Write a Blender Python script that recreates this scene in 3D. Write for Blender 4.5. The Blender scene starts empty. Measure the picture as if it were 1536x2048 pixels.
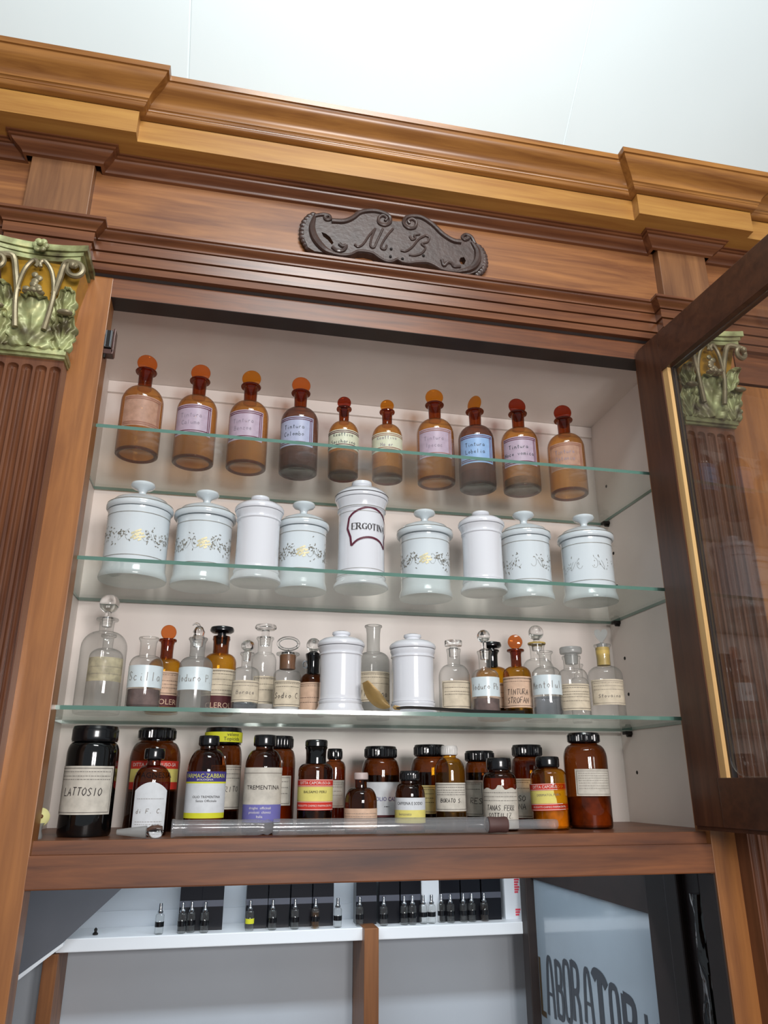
import bpy, bmesh, math, random
from mathutils import Vector, Matrix
random.seed(7)
S = bpy.context.scene
C = S.collection

# ------------------------------------------------------------------ camera, world, lights, exposure
CAM = (0.2324, -1.1529, 0.1311); YAW = 0.20739; PITCH = 0.34543; FPX = 1504.3
cd = bpy.data.cameras.new('camera'); cam = bpy.data.objects.new('camera', cd); C.objects.link(cam)
cam.location = CAM; cam.rotation_euler = (math.pi/2 + PITCH, 0, -YAW)
cd.sensor_fit = 'VERTICAL'; cd.sensor_height = 36.0; cd.lens = FPX*36.0/2048; cd.clip_start = 0.02
S.camera = cam
S.view_settings.view_transform = 'Standard'; S.view_settings.look = 'None'
S.view_settings.gamma = 1.0; S.view_settings.use_curve_mapping = False
S.view_settings.exposure = 0.0
S.cycles.transparent_max_bounces = 40; S.cycles.max_bounces = 14
S.cycles.transmission_bounces = 14
w = bpy.data.worlds.new('room_light'); S.world = w; w.use_nodes = True
w.node_tree.nodes['Background'].inputs[0].default_value = (0.84, 0.93, 1.0, 1)
w.node_tree.nodes['Background'].inputs[1].default_value = 0.30

def area(name, loc, target, sx, sy, power, col, spread=180):
    l = bpy.data.lights.new(name, 'AREA'); l.shape = 'RECTANGLE'; l.size = sx; l.size_y = sy
    l.energy = power; l.color = col; l.spread = math.radians(spread)
    o = bpy.data.objects.new(name, l); C.objects.link(o); o.location = loc
    o.rotation_euler = (Vector(target)-Vector(loc)).to_track_quat('-Z', 'Y').to_euler()
    return o
# two window panes behind the viewer, a little to the right
area('window_daylight', (0.50, -2.55, 0.42), (0.5, 0, 0.45), 0.28, 0.42, 21.5, (1.0, 0.955, 0.935))
area('window_daylight', (0.92, -2.50, 0.42), (0.5, 0, 0.45), 0.28, 0.42, 21.5, (1.0, 0.955, 0.935))
# unseen fill added to brighten the ceiling, then the shop's ceiling lamp
area('ceiling_fill', (0.35, -1.15, 1.70), (0.6, 0.35, 1.75), 0.5, 0.35, 7.0, (0.84, 0.97, 1.0))
area('shop_ceiling_lamp', (0.6, -1.5, 1.95), (0.5, 0.1, 1.15), 0.7, 0.25, 13, (0.99, 0.96, 0.93))
# lamp of the room behind the cabinet
area('back_room_lamp', (0.50, 0.47, 0.30), (0.5, 1.0, -0.62), 1.1, 0.06, 6.2, (0.84, 0.92, 1.0))

# ------------------------------------------------------------------ materials
def s2l(c):
    c = c/255.0
    return c/12.92 if c <= 0.04045 else ((c+0.055)/1.055)**2.4
def rgb(r, g, b): return (s2l(r), s2l(g), s2l(b), 1)
def newmat(name):
    m = bpy.data.materials.new(name); m.use_nodes = True
    return m, m.node_tree.nodes, m.node_tree.links
def principled(name, col, rough=0.5, metal=0.0, coat=0.0, spec=0.5, noise=0.0, nscale=40, bump=0.0, bscale=60):
    m, n, l = newmat(name); b = n['Principled BSDF']
    b.inputs['Base Color'].default_value = col; b.inputs['Roughness'].default_value = rough
    b.inputs['Metallic'].default_value = metal; b.inputs['Coat Weight'].default_value = coat
    b.inputs['Coat Roughness'].default_value = 0.06; b.inputs['Specular IOR Level'].default_value = spec
    tc = n.new('ShaderNodeTexCoord')
    if noise:
        t = n.new('ShaderNodeTexNoise'); t.inputs['Scale'].default_value = nscale; t.inputs['Detail'].default_value = 4
        l.new(tc.outputs['Object'], t.inputs['Vector'])
        mx = n.new('ShaderNodeMix'); mx.data_type = 'RGBA'; mx.blend_type = 'MULTIPLY'; mx.inputs[0].default_value = 1
        r = n.new('ShaderNodeMapRange'); r.inputs[1].default_value = 0.3; r.inputs[2].default_value = 0.7
        r.inputs[3].default_value = 1-noise; r.inputs[4].default_value = 1+noise*0.3
        l.new(t.outputs[0], r.inputs[0]); mx.inputs[6].default_value = col; l.new(r.outputs[0], mx.inputs[7])
        l.new(mx.outputs[2], b.inputs['Base Color'])
    if bump:
        t2 = n.new('ShaderNodeTexNoise'); t2.inputs['Scale'].default_value = bscale
        l.new(tc.outputs['Object'], t2.inputs['Vector'])
        bp = n.new('ShaderNodeBump'); bp.inputs['Strength'].default_value = bump; bp.inputs['Distance'].default_value = 0.002
        l.new(t2.outputs[0], bp.inputs['Height']); l.new(bp.outputs[0], b.inputs['Normal'])
    return m
def wood(name, c1, c2, axis='X', rough=0.35, blotch=0.5, dark=(40, 22, 14), scale=1.0, coat=0.16):
    c1, c2 = [(c[0], c[1]*1.01, c[2]*.91) for c in (c1, c2)]
    m, n, l = newmat(name); b = n['Principled BSDF']
    tc = n.new('ShaderNodeTexCoord'); mp = n.new('ShaderNodeMapping')
    l.new(tc.outputs['Object'], mp.inputs[0])
    s = {'X': (1.6, 26, 26), 'Z': (26, 26, 1.6), 'Y': (26, 1.6, 26)}[axis]
    mp.inputs['Scale'].default_value = [k*scale for k in s]
    t = n.new('ShaderNodeTexNoise'); t.inputs['Scale'].default_value = 2.2; t.inputs['Detail'].default_value = 8
    t.inputs['Roughness'].default_value = 0.62; t.inputs['Distortion'].default_value = 0.5
    l.new(mp.outputs[0], t.inputs['Vector'])
    r = n.new('ShaderNodeValToRGB'); r.color_ramp.elements[0].position = 0.32; r.color_ramp.elements[1].position = 0.70
    r.color_ramp.elements[0].color = rgb(*c1); r.color_ramp.elements[1].color = rgb(*c2)
    l.new(t.outputs[0], r.inputs[0])
    t2 = n.new('ShaderNodeTexNoise'); t2.inputs['Scale'].default_value = 7.0; t2.inputs['Detail'].default_value = 5
    mp2 = n.new('ShaderNodeMapping'); s3 = {'X': (0.5, 1.6, 1.6), 'Z': (1.6, 1.6, 0.5), 'Y': (1.6, .5, 1.6)}[axis]
    mp2.inputs['Scale'].default_value = s3
    l.new(tc.outputs['Object'], mp2.inputs[0]); l.new(mp2.outputs[0], t2.inputs['Vector'])
    mr = n.new('ShaderNodeMapRange'); mr.inputs[1].default_value = 0.52; mr.inputs[2].default_value = 0.80
    mr.inputs[3].default_value = 0; mr.inputs[4].default_value = blotch
    l.new(t2.outputs[0], mr.inputs[0])
    mx = n.new('ShaderNodeMix'); mx.data_type = 'RGBA'; l.new(mr.outputs[0], mx.inputs[0])
    l.new(r.outputs[0], mx.inputs[6]); mx.inputs[7].default_value = rgb(*dark)
    l.new(mx.outputs[2], b.inputs['Base Color'])
    b.inputs['Roughness'].default_value = rough; b.inputs['Coat Weight'].default_value = coat
    b.inputs['Coat Roughness'].default_value = 0.22
    bp = n.new('ShaderNodeBump'); bp.inputs['Strength'].default_value = 0.12; bp.inputs['Distance'].default_value = 0.001
    l.new(t.outputs[0], bp.inputs['Height']); l.new(bp.outputs[0], b.inputs['Normal'])
    return m
def thin_glass(name, centre, edge, dust=0.0, dustcol=(1, 1, 1, 1), power=2.2, refl=1.0, rough=0.03):
    """thin walled vessel glass: light goes straight through, tinted, and more so where the wall is seen edge on"""
    m, n, l = newmat(name); n.remove(n['Principled BSDF']); out = n['Material Output']
    lw = n.new('ShaderNodeLayerWeight'); lw.inputs[0].default_value = 0.5
    pw = n.new('ShaderNodeMath'); pw.operation = 'POWER'; pw.inputs[1].default_value = power
    l.new(lw.outputs['Facing'], pw.inputs[0])
    mx = n.new('ShaderNodeMix'); mx.data_type = 'RGBA'; l.new(pw.outputs[0], mx.inputs[0])
    mx.inputs[6].default_value = centre; mx.inputs[7].default_value = edge
    tr = n.new('ShaderNodeBsdfTransparent'); l.new(mx.outputs[2], tr.inputs[0])
    gl = n.new('ShaderNodeBsdfGlossy'); gl.inputs['Roughness'].default_value = rough
    p5 = n.new('ShaderNodeMath'); p5.operation = 'POWER'; p5.inputs[1].default_value = 4.5
    l.new(lw.outputs['Facing'], p5.inputs[0])
    fm = n.new('ShaderNodeMath'); fm.operation = 'MULTIPLY_ADD'; fm.inputs[1].default_value = .90*refl; fm.inputs[2].default_value = .045*refl
    l.new(p5.outputs[0], fm.inputs[0])
    cur = tr.outputs[0]
    if dust:
        df = n.new('ShaderNodeBsdfDiffuse'); df.inputs[0].default_value = dustcol
        tl = n.new('ShaderNodeBsdfTranslucent'); tl.inputs[0].default_value = dustcol
        m0 = n.new('ShaderNodeMixShader'); l.new(df.outputs[0], m0.inputs[1]); l.new(tl.outputs[0], m0.inputs[2])
        m1 = n.new('ShaderNodeMixShader'); m1.inputs[0].default_value = dust
        l.new(cur, m1.inputs[1]); l.new(m0.outputs[0], m1.inputs[2]); cur = m1.outputs[0]
    ms = n.new('ShaderNodeMixShader'); l.new(fm.outputs[0], ms.inputs[0]); l.new(cur, ms.inputs[1]); l.new(gl.outputs[0], ms.inputs[2])
    l.new(ms.outputs[0], out.inputs[0])
    return m
def solid_glass(name, col, rough=0.0):
    m, n, l = newmat(name); b = n['Principled BSDF']
    b.inputs['Base Color'].default_value = col; b.inputs['Roughness'].default_value = rough
    b.inputs['Transmission Weight'].default_value = 1.0; b.inputs['IOR'].default_value = 1.48
    return m
def label_mat(name, col, alpha=1.0, noise=0.18, rough=0.7):
    m = principled(name, col, rough, noise=noise, nscale=90)
    if alpha < 1: m.node_tree.nodes['Principled BSDF'].inputs['Alpha'].default_value = alpha
    return m

M = {}
M['cornice'] = wood('golden walnut', (124, 76, 40), (176, 120, 66), 'X', 0.30, 0.35, (84, 44, 24))
M['corona'] = wood('pale walnut band', (158, 106, 54), (188, 138, 76), 'X', 0.40, 0.3, (110, 66, 36))
M['frieze'] = wood('frieze walnut', (112, 66, 42), (164, 108, 68), 'X', 0.45, 0.9, (84, 42, 30))
M['block'] = wood('upright grained walnut', (104, 66, 46), (146, 100, 70), 'Z', 0.45, 0.5, (72, 44, 34))
M['arch'] = wood('red brown walnut', (90, 50, 34), (132, 82, 56), 'X', 0.33, 0.6, (66, 34, 26))
M['rail'] = wood('rail walnut', (82, 44, 28), (136, 80, 48), 'X', 0.5, 0.9, (58, 28, 20))
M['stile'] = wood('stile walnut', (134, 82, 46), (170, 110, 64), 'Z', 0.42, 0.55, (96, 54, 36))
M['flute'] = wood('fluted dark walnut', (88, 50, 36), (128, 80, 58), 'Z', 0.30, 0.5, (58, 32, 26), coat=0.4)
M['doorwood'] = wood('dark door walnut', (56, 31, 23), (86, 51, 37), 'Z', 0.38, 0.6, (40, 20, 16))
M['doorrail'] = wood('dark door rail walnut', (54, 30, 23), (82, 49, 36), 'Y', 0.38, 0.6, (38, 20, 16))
M['bead'] = wood('pale glazing bead', (196, 150, 106), (220, 178, 132), 'Z', 0.5, 0.2, (150, 100, 66))
M['carved'] = principled('dark carved walnut', rgb(72, 54, 48), 0.42, noise=0.35, nscale=35, coat=0.25, bump=0.3, bscale=120)
M['deepbrown'] = principled('dark stained wood', rgb(44, 33, 30), 0.5, noise=0.3, nscale=20)  # also colours the shade strip painted under the architrave
M['postwood'] = wood('batten wood', (112, 66, 36), (146, 92, 54), 'Z', 0.5, 0.4, (70, 40, 26))
M['whiteboard'] = principled('cream painted board', rgb(236, 226, 219), 0.42, noise=0.06, nscale=8)
M['ceiling'] = principled('white painted ceiling', rgb(236, 247, 249), 0.55, noise=0.03, nscale=3)
M['wallback'] = principled('pale blue grey plaster', rgb(196, 204, 212), 0.6, noise=0.05, nscale=4)
M['whitelam'] = principled('white laminate', rgb(236, 240, 243), 0.35)
M['shadowgrey'] = principled('painted shadow grey', rgb(92, 94, 100), 0.6, noise=0.1, nscale=10)
M['floor'] = principled('terracotta floor', rgb(120, 96, 84), 0.4, noise=0.2, nscale=6)
M['ceramic'] = principled('white glazed porcelain', rgb(216, 225, 230), 0.16, coat=0.6, spec=0.6)
M['ceramic_plain'] = principled('plain white porcelain', rgb(226, 228, 234), 0.16, coat=0.6, spec=0.6)
M['gilt'] = principled('worn grey gilding', rgb(146, 142, 130), 0.35, metal=0.3, noise=0.3, nscale=150)
M['gold'] = principled('pale gold', rgb(222, 212, 172), 0.35, metal=0.3)
M['goldtarn'] = principled('tarnished gold horn', rgb(176, 146, 92), 0.35, metal=0.25, noise=0.2)
M['iron'] = principled('dark metal', rgb(48, 44, 42), 0.35, metal=0.7)
M['chrome'] = principled('bright metal', rgb(190, 195, 200), 0.2, metal=1.0)
M['hingebrown'] = principled('brown hinge enamel', rgb(84, 58, 52), 0.3, metal=0.2)
M['hole'] = principled('drilled hole', rgb(30, 24, 22), 0.8)
M['black'] = principled('black plastic', rgb(16, 16, 19), 0.22, coat=0.4, bump=0.0)
M['blackwrap'] = principled('glossy black wrap', rgb(10, 10, 12), 0.15, coat=1.0, bump=0.9, bscale=45)
M['blackglass'] = principled('black glass', rgb(9, 9, 10), 0.08, coat=0.6)
M['whitecap'] = principled('white plastic', rgb(214, 210, 206), 0.4)
M['pinkcap'] = principled('pinkish white plastic', rgb(190, 172, 168), 0.45)
M['leather'] = principled('brown rubber', rgb(88, 60, 56), 0.6, noise=0.2)
M['cream'] = label_mat('cream paper', rgb(214, 200, 176))
M['cream2'] = label_mat('grey cream paper', rgb(206, 200, 188))
M['yellowed'] = label_mat('yellowed paper', rgb(206, 192, 132))
M['buff'] = label_mat('buff paper', rgb(216, 182, 156))
M['white_paper'] = label_mat('white paper', rgb(214, 218, 222), noise=0.08)
M['enamel_white'] = label_mat('white enamel', rgb(214, 226, 230), noise=0.06, rough=0.3)
M['lilac'] = label_mat('lilac enamel', rgb(196, 178, 196), 0.80, 0.12, 0.35)
M['blue_enamel'] = label_mat('sky blue enamel', rgb(150, 184, 226), 0.92, 0.1, 0.35)
M['green_white'] = label_mat('green white enamel', rgb(220, 222, 196), 0.9, 0.1, 0.35)
M['pinkworn'] = label_mat('worn pink enamel', rgb(206, 168, 148), 0.5, 0.25, 0.5)
M['bluegrey'] = label_mat('blue grey enamel', rgb(180, 186, 212), 0.88, 0.1, 0.35)
M['ghost'] = label_mat('worn translucent paper', rgb(206, 196, 160), 0.55, 0.4, 0.6)
M['red'] = label_mat('red print', rgb(206, 52, 38), noise=0.1)
M['yellow'] = label_mat('yellow print', rgb(226, 214, 120), noise=0.08)
M['brightyellow'] = label_mat('bright yellow tape', rgb(214, 214, 44), noise=0.05)
M['purple'] = label_mat('violet blue print', rgb(62, 54, 128), noise=0.05)
M['periwinkle'] = label_mat('periwinkle print', rgb(112, 110, 178), noise=0.05)
M['maroon'] = label_mat('maroon print', rgb(84, 32, 36), noise=0.1)
M['ink'] = principled('dark ink', rgb(48, 42, 42), 0.7)
M['greyink'] = principled('faded grey ink', rgb(128, 120, 112), 0.7)
M['fadedink'] = principled('faded lilac grey ink', rgb(148, 136, 150), 0.7)
M['maroonink'] = principled('maroon ink', rgb(92, 32, 52), 0.5)
M['ochreink'] = principled('faded ochre ink', rgb(150, 102, 84), 0.6)
M['whiteink'] = principled('white ink', rgb(232, 228, 220), 0.6)
M['yellowink'] = principled('yellow ink', rgb(216, 214, 96), 0.6)
M['pinkink'] = principled('pinkish red ink', rgb(222, 74, 92), 0.5)
M['slate'] = principled('slate grey lettering', rgb(66, 72, 80), 0.4)
M['brass'] = principled('brown brass lettering', rgb(110, 92, 70), 0.35, metal=0.4)
M['cartonblack'] = principled('glossy black carton', rgb(14, 15, 22), 0.3, coat=0.1, spec=0.3)
M['cartongrey'] = principled('grey band on carton', rgb(84, 86, 96), 0.3)
M['cartonwhite'] = principled('white carton', rgb(220, 224, 228), 0.4)
M['amber'] = thin_glass('amber glass', (0.88, 0.60, 0.27, 1), (0.36, 0.15, 0.04, 1), 0.20, rgb(214, 164, 112))
M['amberneck'] = thin_glass('amber glass neck', (0.50, 0.20, 0.07, 1), (0.22, 0.06, 0.02, 1), 0.10, rgb(150, 90, 60))
M['amberdusty'] = thin_glass('dusty violet amber glass', (0.60, 0.40, 0.30, 1), (0.22, 0.12, 0.09, 1), 0.28, rgb(150, 116, 108))
M['amberclean'] = thin_glass('clean amber glass', (0.84, 0.58, 0.12, 1), (0.40, 0.16, 0.02, 1), 0.05, rgb(190, 130, 40))
M['brownglass'] = thin_glass('brown bottle glass', (0.45, 0.22, 0.085, 1), (0.10, 0.03, 0.012, 1), 0.04, rgb(110, 62, 36))
M['stopperorange'] = thin_glass('orange stopper glass', (0.95, 0.52, 0.22, 1), (0.55, 0.18, 0.05, 1), 0.42, rgb(222, 132, 64))
M['stopperyellow'] = thin_glass('yellow stopper glass', (0.93, 0.58, 0.16, 1), (0.5, 0.24, 0.04, 1), 0.35, rgb(222, 150, 48))
M['stopperred'] = thin_glass('red brown stopper glass', (0.70, 0.20, 0.09, 1), (0.34, 0.07, 0.03, 1), 0.40, rgb(160, 68, 40))
M['clear'] = thin_glass('clear glass', (0.96, 0.965, 0.96, 1), (0.56, 0.58, 0.58, 1), 0.06, rgb(214, 214, 210), 3.0)
M['milky'] = thin_glass('milky clear glass', (0.88, 0.89, 0.88, 1), (0.45, 0.46, 0.46, 1), 0.25, rgb(206, 206, 204), 2.5, rough=0.12)
M['clearsolid'] = solid_glass('solid clear glass', (0.97, 0.98, 0.98, 1))
M['frosted'] = thin_glass('frosted glass', (0.80, 0.82, 0.82, 1), (0.5, 0.52, 0.52, 1), 0.5, rgb(214, 214, 212), 2.0, rough=0.25)
M['shelfglass'] = thin_glass('shelf glass', (0.965, 0.985, 0.975, 1), (0.88, 0.95, 0.92, 1), 0.012, rgb(200, 214, 206), 4, 0.62, 0.02)
M['shelfedge'] = principled('green glass edge', rgb(92, 128, 116), 0.12, coat=0.4, spec=0.7)
M['doorglass'] = thin_glass('door pane glass', (0.93, 0.93, 0.92, 1), (0.85, 0.86, 0.86, 1), 0.03, rgb(200, 196, 190), 3, 1.0, 0.015)
M['frostpane'] = principled('frosted blue grey pane', rgb(168, 184, 196), 0.16, coat=0.7, spec=0.7, noise=0.06, nscale=5)
M['tubeglass'] = thin_glass('streaky tube glass', (0.93, 0.94, 0.95, 1), (0.66, 0.68, 0.70, 1), 0.18, rgb(248, 250, 254), 2.5, rough=0.10)
M['powder'] = principled('white powder', rgb(226, 226, 224), 0.9)
M['darkpowder'] = principled('dark violet grey residue', rgb(120, 98, 94), 0.9, noise=0.5, nscale=60)
M['liquid'] = thin_glass('pale liquid', (0.80, 0.84, 0.90, 1), (0.4, 0.42, 0.46, 1), 0.05, rgb(190, 200, 220))
M['darkliquid'] = principled('dark syrup', rgb(22, 12, 10), 0.3)
M['orangestuff'] = principled('orange brown crumbs', rgb(232, 176, 92), 0.8, noise=0.85, nscale=30)
M['redstuff'] = principled('red orange powder', rgb(214, 136, 74), 0.8, noise=0.35, nscale=30)
M['cork'] = principled('yellowed ground glass', rgb(196, 166, 92), 0.4, noise=0.3)
M['brownresin'] = principled('brown resin', rgb(120, 74, 34), 0.4, noise=0.4)
M['yellowrim'] = principled('pale yellow rim', rgb(220, 216, 150), 0.5)

def patina():
    m, n, l = newmat('green gold patina'); b = n['Principled BSDF']
    tc = n.new('ShaderNodeTexCoord'); t = n.new('ShaderNodeTexNoise'); t.inputs['Scale'].default_value = 28; t.inputs['Detail'].default_value = 6
    l.new(tc.outputs['Object'], t.inputs['Vector'])
    r = n.new('ShaderNodeValToRGB'); e = r.color_ramp.elements
    e[0].position = 0.34; e[0].color = rgb(88, 80, 54); e[1].position = 0.74; e[1].color = rgb(214, 210, 150)
    k = e.new(0.5); k.color = rgb(144, 144, 98); k = e.new(0.62); k.color = rgb(176, 182, 130)
    l.new(t.outputs[0], r.inputs[0]); l.new(r.outputs[0], b.inputs['Base Color'])
    b.inputs['Metallic'].default_value = 0.2; b.inputs['Roughness'].default_value = 0.4
    bp = n.new('ShaderNodeBump'); bp.inputs['Strength'].default_value = 0.4; bp.inputs['Distance'].default_value = 0.002
    l.new(t.outputs[0], bp.inputs['Height']); l.new(bp.outputs[0], b.inputs['Normal'])
    return m
M['patina'] = patina()
M['ochregold'] = principled('ochre gilding', rgb(196, 148, 44), 0.4, metal=0.4, noise=0.3, nscale=40)
M['bronze'] = principled('grey bronze scrolls', rgb(146, 134, 104), 0.38, metal=0.35, noise=0.35, nscale=50)

# ------------------------------------------------------------------ mesh helpers
def obj(name, bm, mat, parent=None, smooth=True, mats=None, edge=None):
    me = bpy.data.meshes.new(name); bm.normal_update(); bm.to_mesh(me); bm.free()
    for m_ in (mats or [mat]): me.materials.append(M[m_] if isinstance(m_, str) else m_)
    if smooth:
        for p in me.polygons: p.use_smooth = True
        try: me.set_sharp_from_angle(angle=math.radians(edge or 38))
        except Exception: pass
    o = bpy.data.objects.new(name, me); C.objects.link(o)
    if parent is not None: o.parent = parent
    return o
def empty(name, loc=(0, 0, 0), rz=0.0):
    o = bpy.data.objects.new(name, None); C.objects.link(o); o.location = loc
    o.rotation_euler = (0, 0, math.radians(rz)); o.empty_display_size = 0.03
    return o
def tag(o, label, cat, group=None, kind=None):
    o['label'] = label; o['category'] = cat
    if group: o['group'] = group
    if kind: o['kind'] = kind
    return o
def struct(name, bm, mat, smooth=False):
    o = obj(name, bm, mat, None, smooth); o['kind'] = 'structure'; return o
def box(bm, x0, x1, y0, y1, z0, z1, bevel=0.0, mi=0):
    v = [bm.verts.new((x, y, z)) for x in (x0, x1) for y in (y0, y1) for z in (z0, z1)]
    fs = [bm.faces.new([v[i] for i in f]) for f in ((0, 1, 3, 2), (4, 6, 7, 5), (0, 4, 5, 1), (2, 3, 7, 6), (0, 2, 6, 4), (1, 5, 7, 3))]
    for f in fs: f.material_index = mi
    if bevel:
        es = list({e for f in fs for e in f.edges})
        bmesh.ops.bevel(bm, geom=es, offset=bevel, segments=2, affect='EDGES', profile=0.6)
    return fs
def bx(*a, bevel=0.0):
    bm = bmesh.new(); box(bm, *a, bevel=bevel); return bm
def lathe(bm, prof, seg=40, cx=0, cy=0, sy=1.0, closed_ends=True, axis='Z', mi=0, flut=None):
    rings = []
    for r, z in prof:
        if r < 1e-6:
            p = (cx, cy, z) if axis == 'Z' else (z, cx, cy)
            rings.append([bm.verts.new(p)])
        else:
            ring = []
            for i in range(seg):
                a = 2*math.pi*i/seg
                rr = r*(1+flut[1]*math.cos(a*flut[0])) if flut and flut[2] <= z <= flut[3] else r
                if axis == 'Z': p = (cx+rr*math.cos(a), cy+rr*math.sin(a)*sy, z)
                else: p = (z, cx+rr*math.cos(a), cy+rr*math.sin(a))
                ring.append(bm.verts.new(p))
            rings.append(ring)
    for a, b in zip(rings[:-1], rings[1:]):
        if len(a) == 1 and len(b) == 1: continue
        for i in range(seg):
            j = (i+1) % seg
            if len(a) == 1: f = bm.faces.new((a[0], b[j], b[i]))
            elif len(b) == 1: f = bm.faces.new((a[i], a[j], b[0]))
            else: f = bm.faces.new((a[i], a[j], b[j], b[i]))
            f.material_index = mi
    return rings
def catmull(pts, n=6):
    P = [Vector(p) for p in pts]; P = [2*P[0]-P[1]]+P+[2*P[-1]-P[-2]]; out = []
    for i in range(1, len(P)-2):
        for k in range(n):
            t = k/n; a, b, c, d = P[i-1], P[i], P[i+1], P[i+2]
            out.append(0.5*((2*b)+(c-a)*t+(2*a-5*b+4*c-d)*t*t+(3*b-a-3*c+d)*t**3))
    out.append(P[-2]); return out
def tube(bm, pts, r, seg=8, taper=None, flat=1.0):
    pts = [Vector(p) for p in pts]; rings = []
    n0 = None
    for i, p in enumerate(pts):
        t = (pts[min(i+1, len(pts)-1)]-pts[max(i-1, 0)]).normalized()
        if n0 is None:
            n0 = t.orthogonal().normalized()
        n0 = (n0-t*n0.dot(t))
        n0 = n0.normalized() if n0.length > 1e-6 else t.orthogonal().normalized()
        b = t.cross(n0)
        rr = r if taper is None else r*taper(i/(len(pts)-1))
        rings.append([bm.verts.new(p+(n0*math.cos(2*math.pi*k/seg)+b*math.sin(2*math.pi*k/seg)*flat)*rr) for k in range(seg)])
    for a, b in zip(rings[:-1], rings[1:]):
        for k in range(seg): bm.faces.new((a[k], a[(k+1) % seg], b[(k+1) % seg], b[k]))
    bm.faces.new(rings[0][::-1]); bm.faces.new(rings[-1])
def sphere(bm, c, r, sx=1, sy=1, sz=1, u=16, v=10):
    m = Matrix.Translation(c) @ Matrix.Diagonal((r*sx, r*sy, r*sz, 1))
    bmesh.ops.create_uvsphere(bm, u_segments=u, v_segments=v, radius=1, matrix=m)

# ------------------------------------------------------------------ lettering
GL = {  # single stroke letters on a 1 x 1 box
 'A': [[(0, 0), (.5, 1), (1, 0)], [(.2, .38), (.8, .38)]], 'B': [[(0, 0), (0, 1), (.7, .95), (.75, .6), (0, .53)], [(.0, .53), (.95, .45), (.9, .05), (0, 0)]],
 'C': [[(1, .85), (.6, 1), (.1, .75), (.05, .3), (.5, 0), (1, .12)]], 'D': [[(0, 0), (0, 1), (.7, .9), (1, .5), (.7, .08), (0, 0)]],
 'E': [[(1, 1), (0, 1), (0, 0), (1, 0)], [(0, .52), (.75, .52)]], 'F': [[(1, 1), (0, 1), (0, 0)], [(0, .52), (.75, .52)]],
 'G': [[(1, .85), (.6, 1), (.1, .75), (.05, .3), (.5, 0), (1, .15), (1, .45), (.6, .45)]], 'H': [[(0, 0), (0, 1)], [(1, 0), (1, 1)], [(0, .5), (1, .5)]],
 'I': [[(.5, 0), (.5, 1)]], 'L': [[(0, 1), (0, 0), (1, 0)]], 'M': [[(0, 0), (.05, 1), (.5, .3), (.95, 1), (1, 0)]], 'N': [[(0, 0), (0, 1), (1, 0), (1, 1)]],
 'O': [[(.5, 0), (.05, .3), (.05, .7), (.5, 1), (.95, .7), (.95, .3), (.5, 0)]], 'P': [[(0, 0), (0, 1), (.8, .95), (.85, .55), (0, .48)]],
 'R': [[(0, 0), (0, 1), (.8, .95), (.85, .58), (0, .5), (1, 0)]], 'S': [[(.95, .85), (.5, 1), (.08, .78), (.5, .52), (.95, .25), (.5, 0), (.05, .12)]],
 'T': [[(.5, 0), (.5, 1)], [(0, 1), (1, 1)]], 'U': [[(0, 1), (.02, .25), (.5, 0), (.98, .25), (1, 1)]], 'V': [[(0, 1), (.5, 0), (1, 1)]],
 'Z': [[(0, 1), (1, 1), (0, 0), (1, 0)]], '.': [[(.4, 0), (.55, .05)]], '-': [[(.1, .5), (.9, .5)]],
 'a': [[(.8, .5), (.4, .55), (.1, .25), (.4, 0), (.8, .2), (.8, .5), (.9, 0)]], 'c': [[(.8, .48), (.4, .55), (.1, .25), (.4, 0), (.8, .1)]],
 'd': [[(.8, .5), (.4, .55), (.1, .25), (.4, 0), (.8, .2)], [(.85, 1), (.8, .2), (.9, 0)]], 'i': [[(.5, .5), (.45, .1), (.65, 0)], [(.5, .75), (.55, .8)]],
 'l': [[(.4, 0), (.45, 1)]], 'n': [[(.1, .5), (.1, 0)], [(.1, .35), (.5, .55), (.8, .35), (.85, 0)]], 'o': [[(.5, .55), (.1, .3), (.5, 0), (.9, .3), (.5, .55)]],
 'r': [[(.15, .5), (.15, 0)], [(.15, .35), (.5, .55), (.8, .45)]], 't': [[(.5, .9), (.45, .1), (.7, 0)], [(.15, .6), (.85, .6)]], 'u': [[(.1, .5), (.15, .05), (.6, .05), (.8, .5), (.85, 0)]],
 'e': [[(.1, .28), (.85, .32), (.5, .55), (.1, .28), (.4, 0), (.85, .1)]], 'f': [[(.8, .95), (.5, .9), (.45, 0)], [(.15, .55), (.8, .55)]], 's': [[(.8, .5), (.3, .48), (.7, .2), (.2, .03)]],
 'b': [[(.1, 1), (.1, 0), (.6, 0), (.85, .28), (.5, .52), (.1, .35)]], 'h': [[(.1, 1), (.1, 0)], [(.1, .35), (.5, .55), (.8, .35), (.85, 0)]], 'm': [[(0, .5), (0, 0)], [(0, .4), (.25, .55), (.45, .35), (.45, 0)], [(.45, .4), (.75, .55), (.95, .35), (1, 0)]],
 'p': [[(.1, .5), (.1, -.35)], [(.1, .4), (.6, .52), (.85, .25), (.5, 0), (.1, .1)]], 'z': [[(.1, .5), (.8, .5), (.1, 0), (.9, 0)]], 'v': [[(.1, .5), (.5, 0), (.9, .5)]]}
STROKE = [0]   # each stroke lies a hair above the one before, as wet paint does
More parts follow.
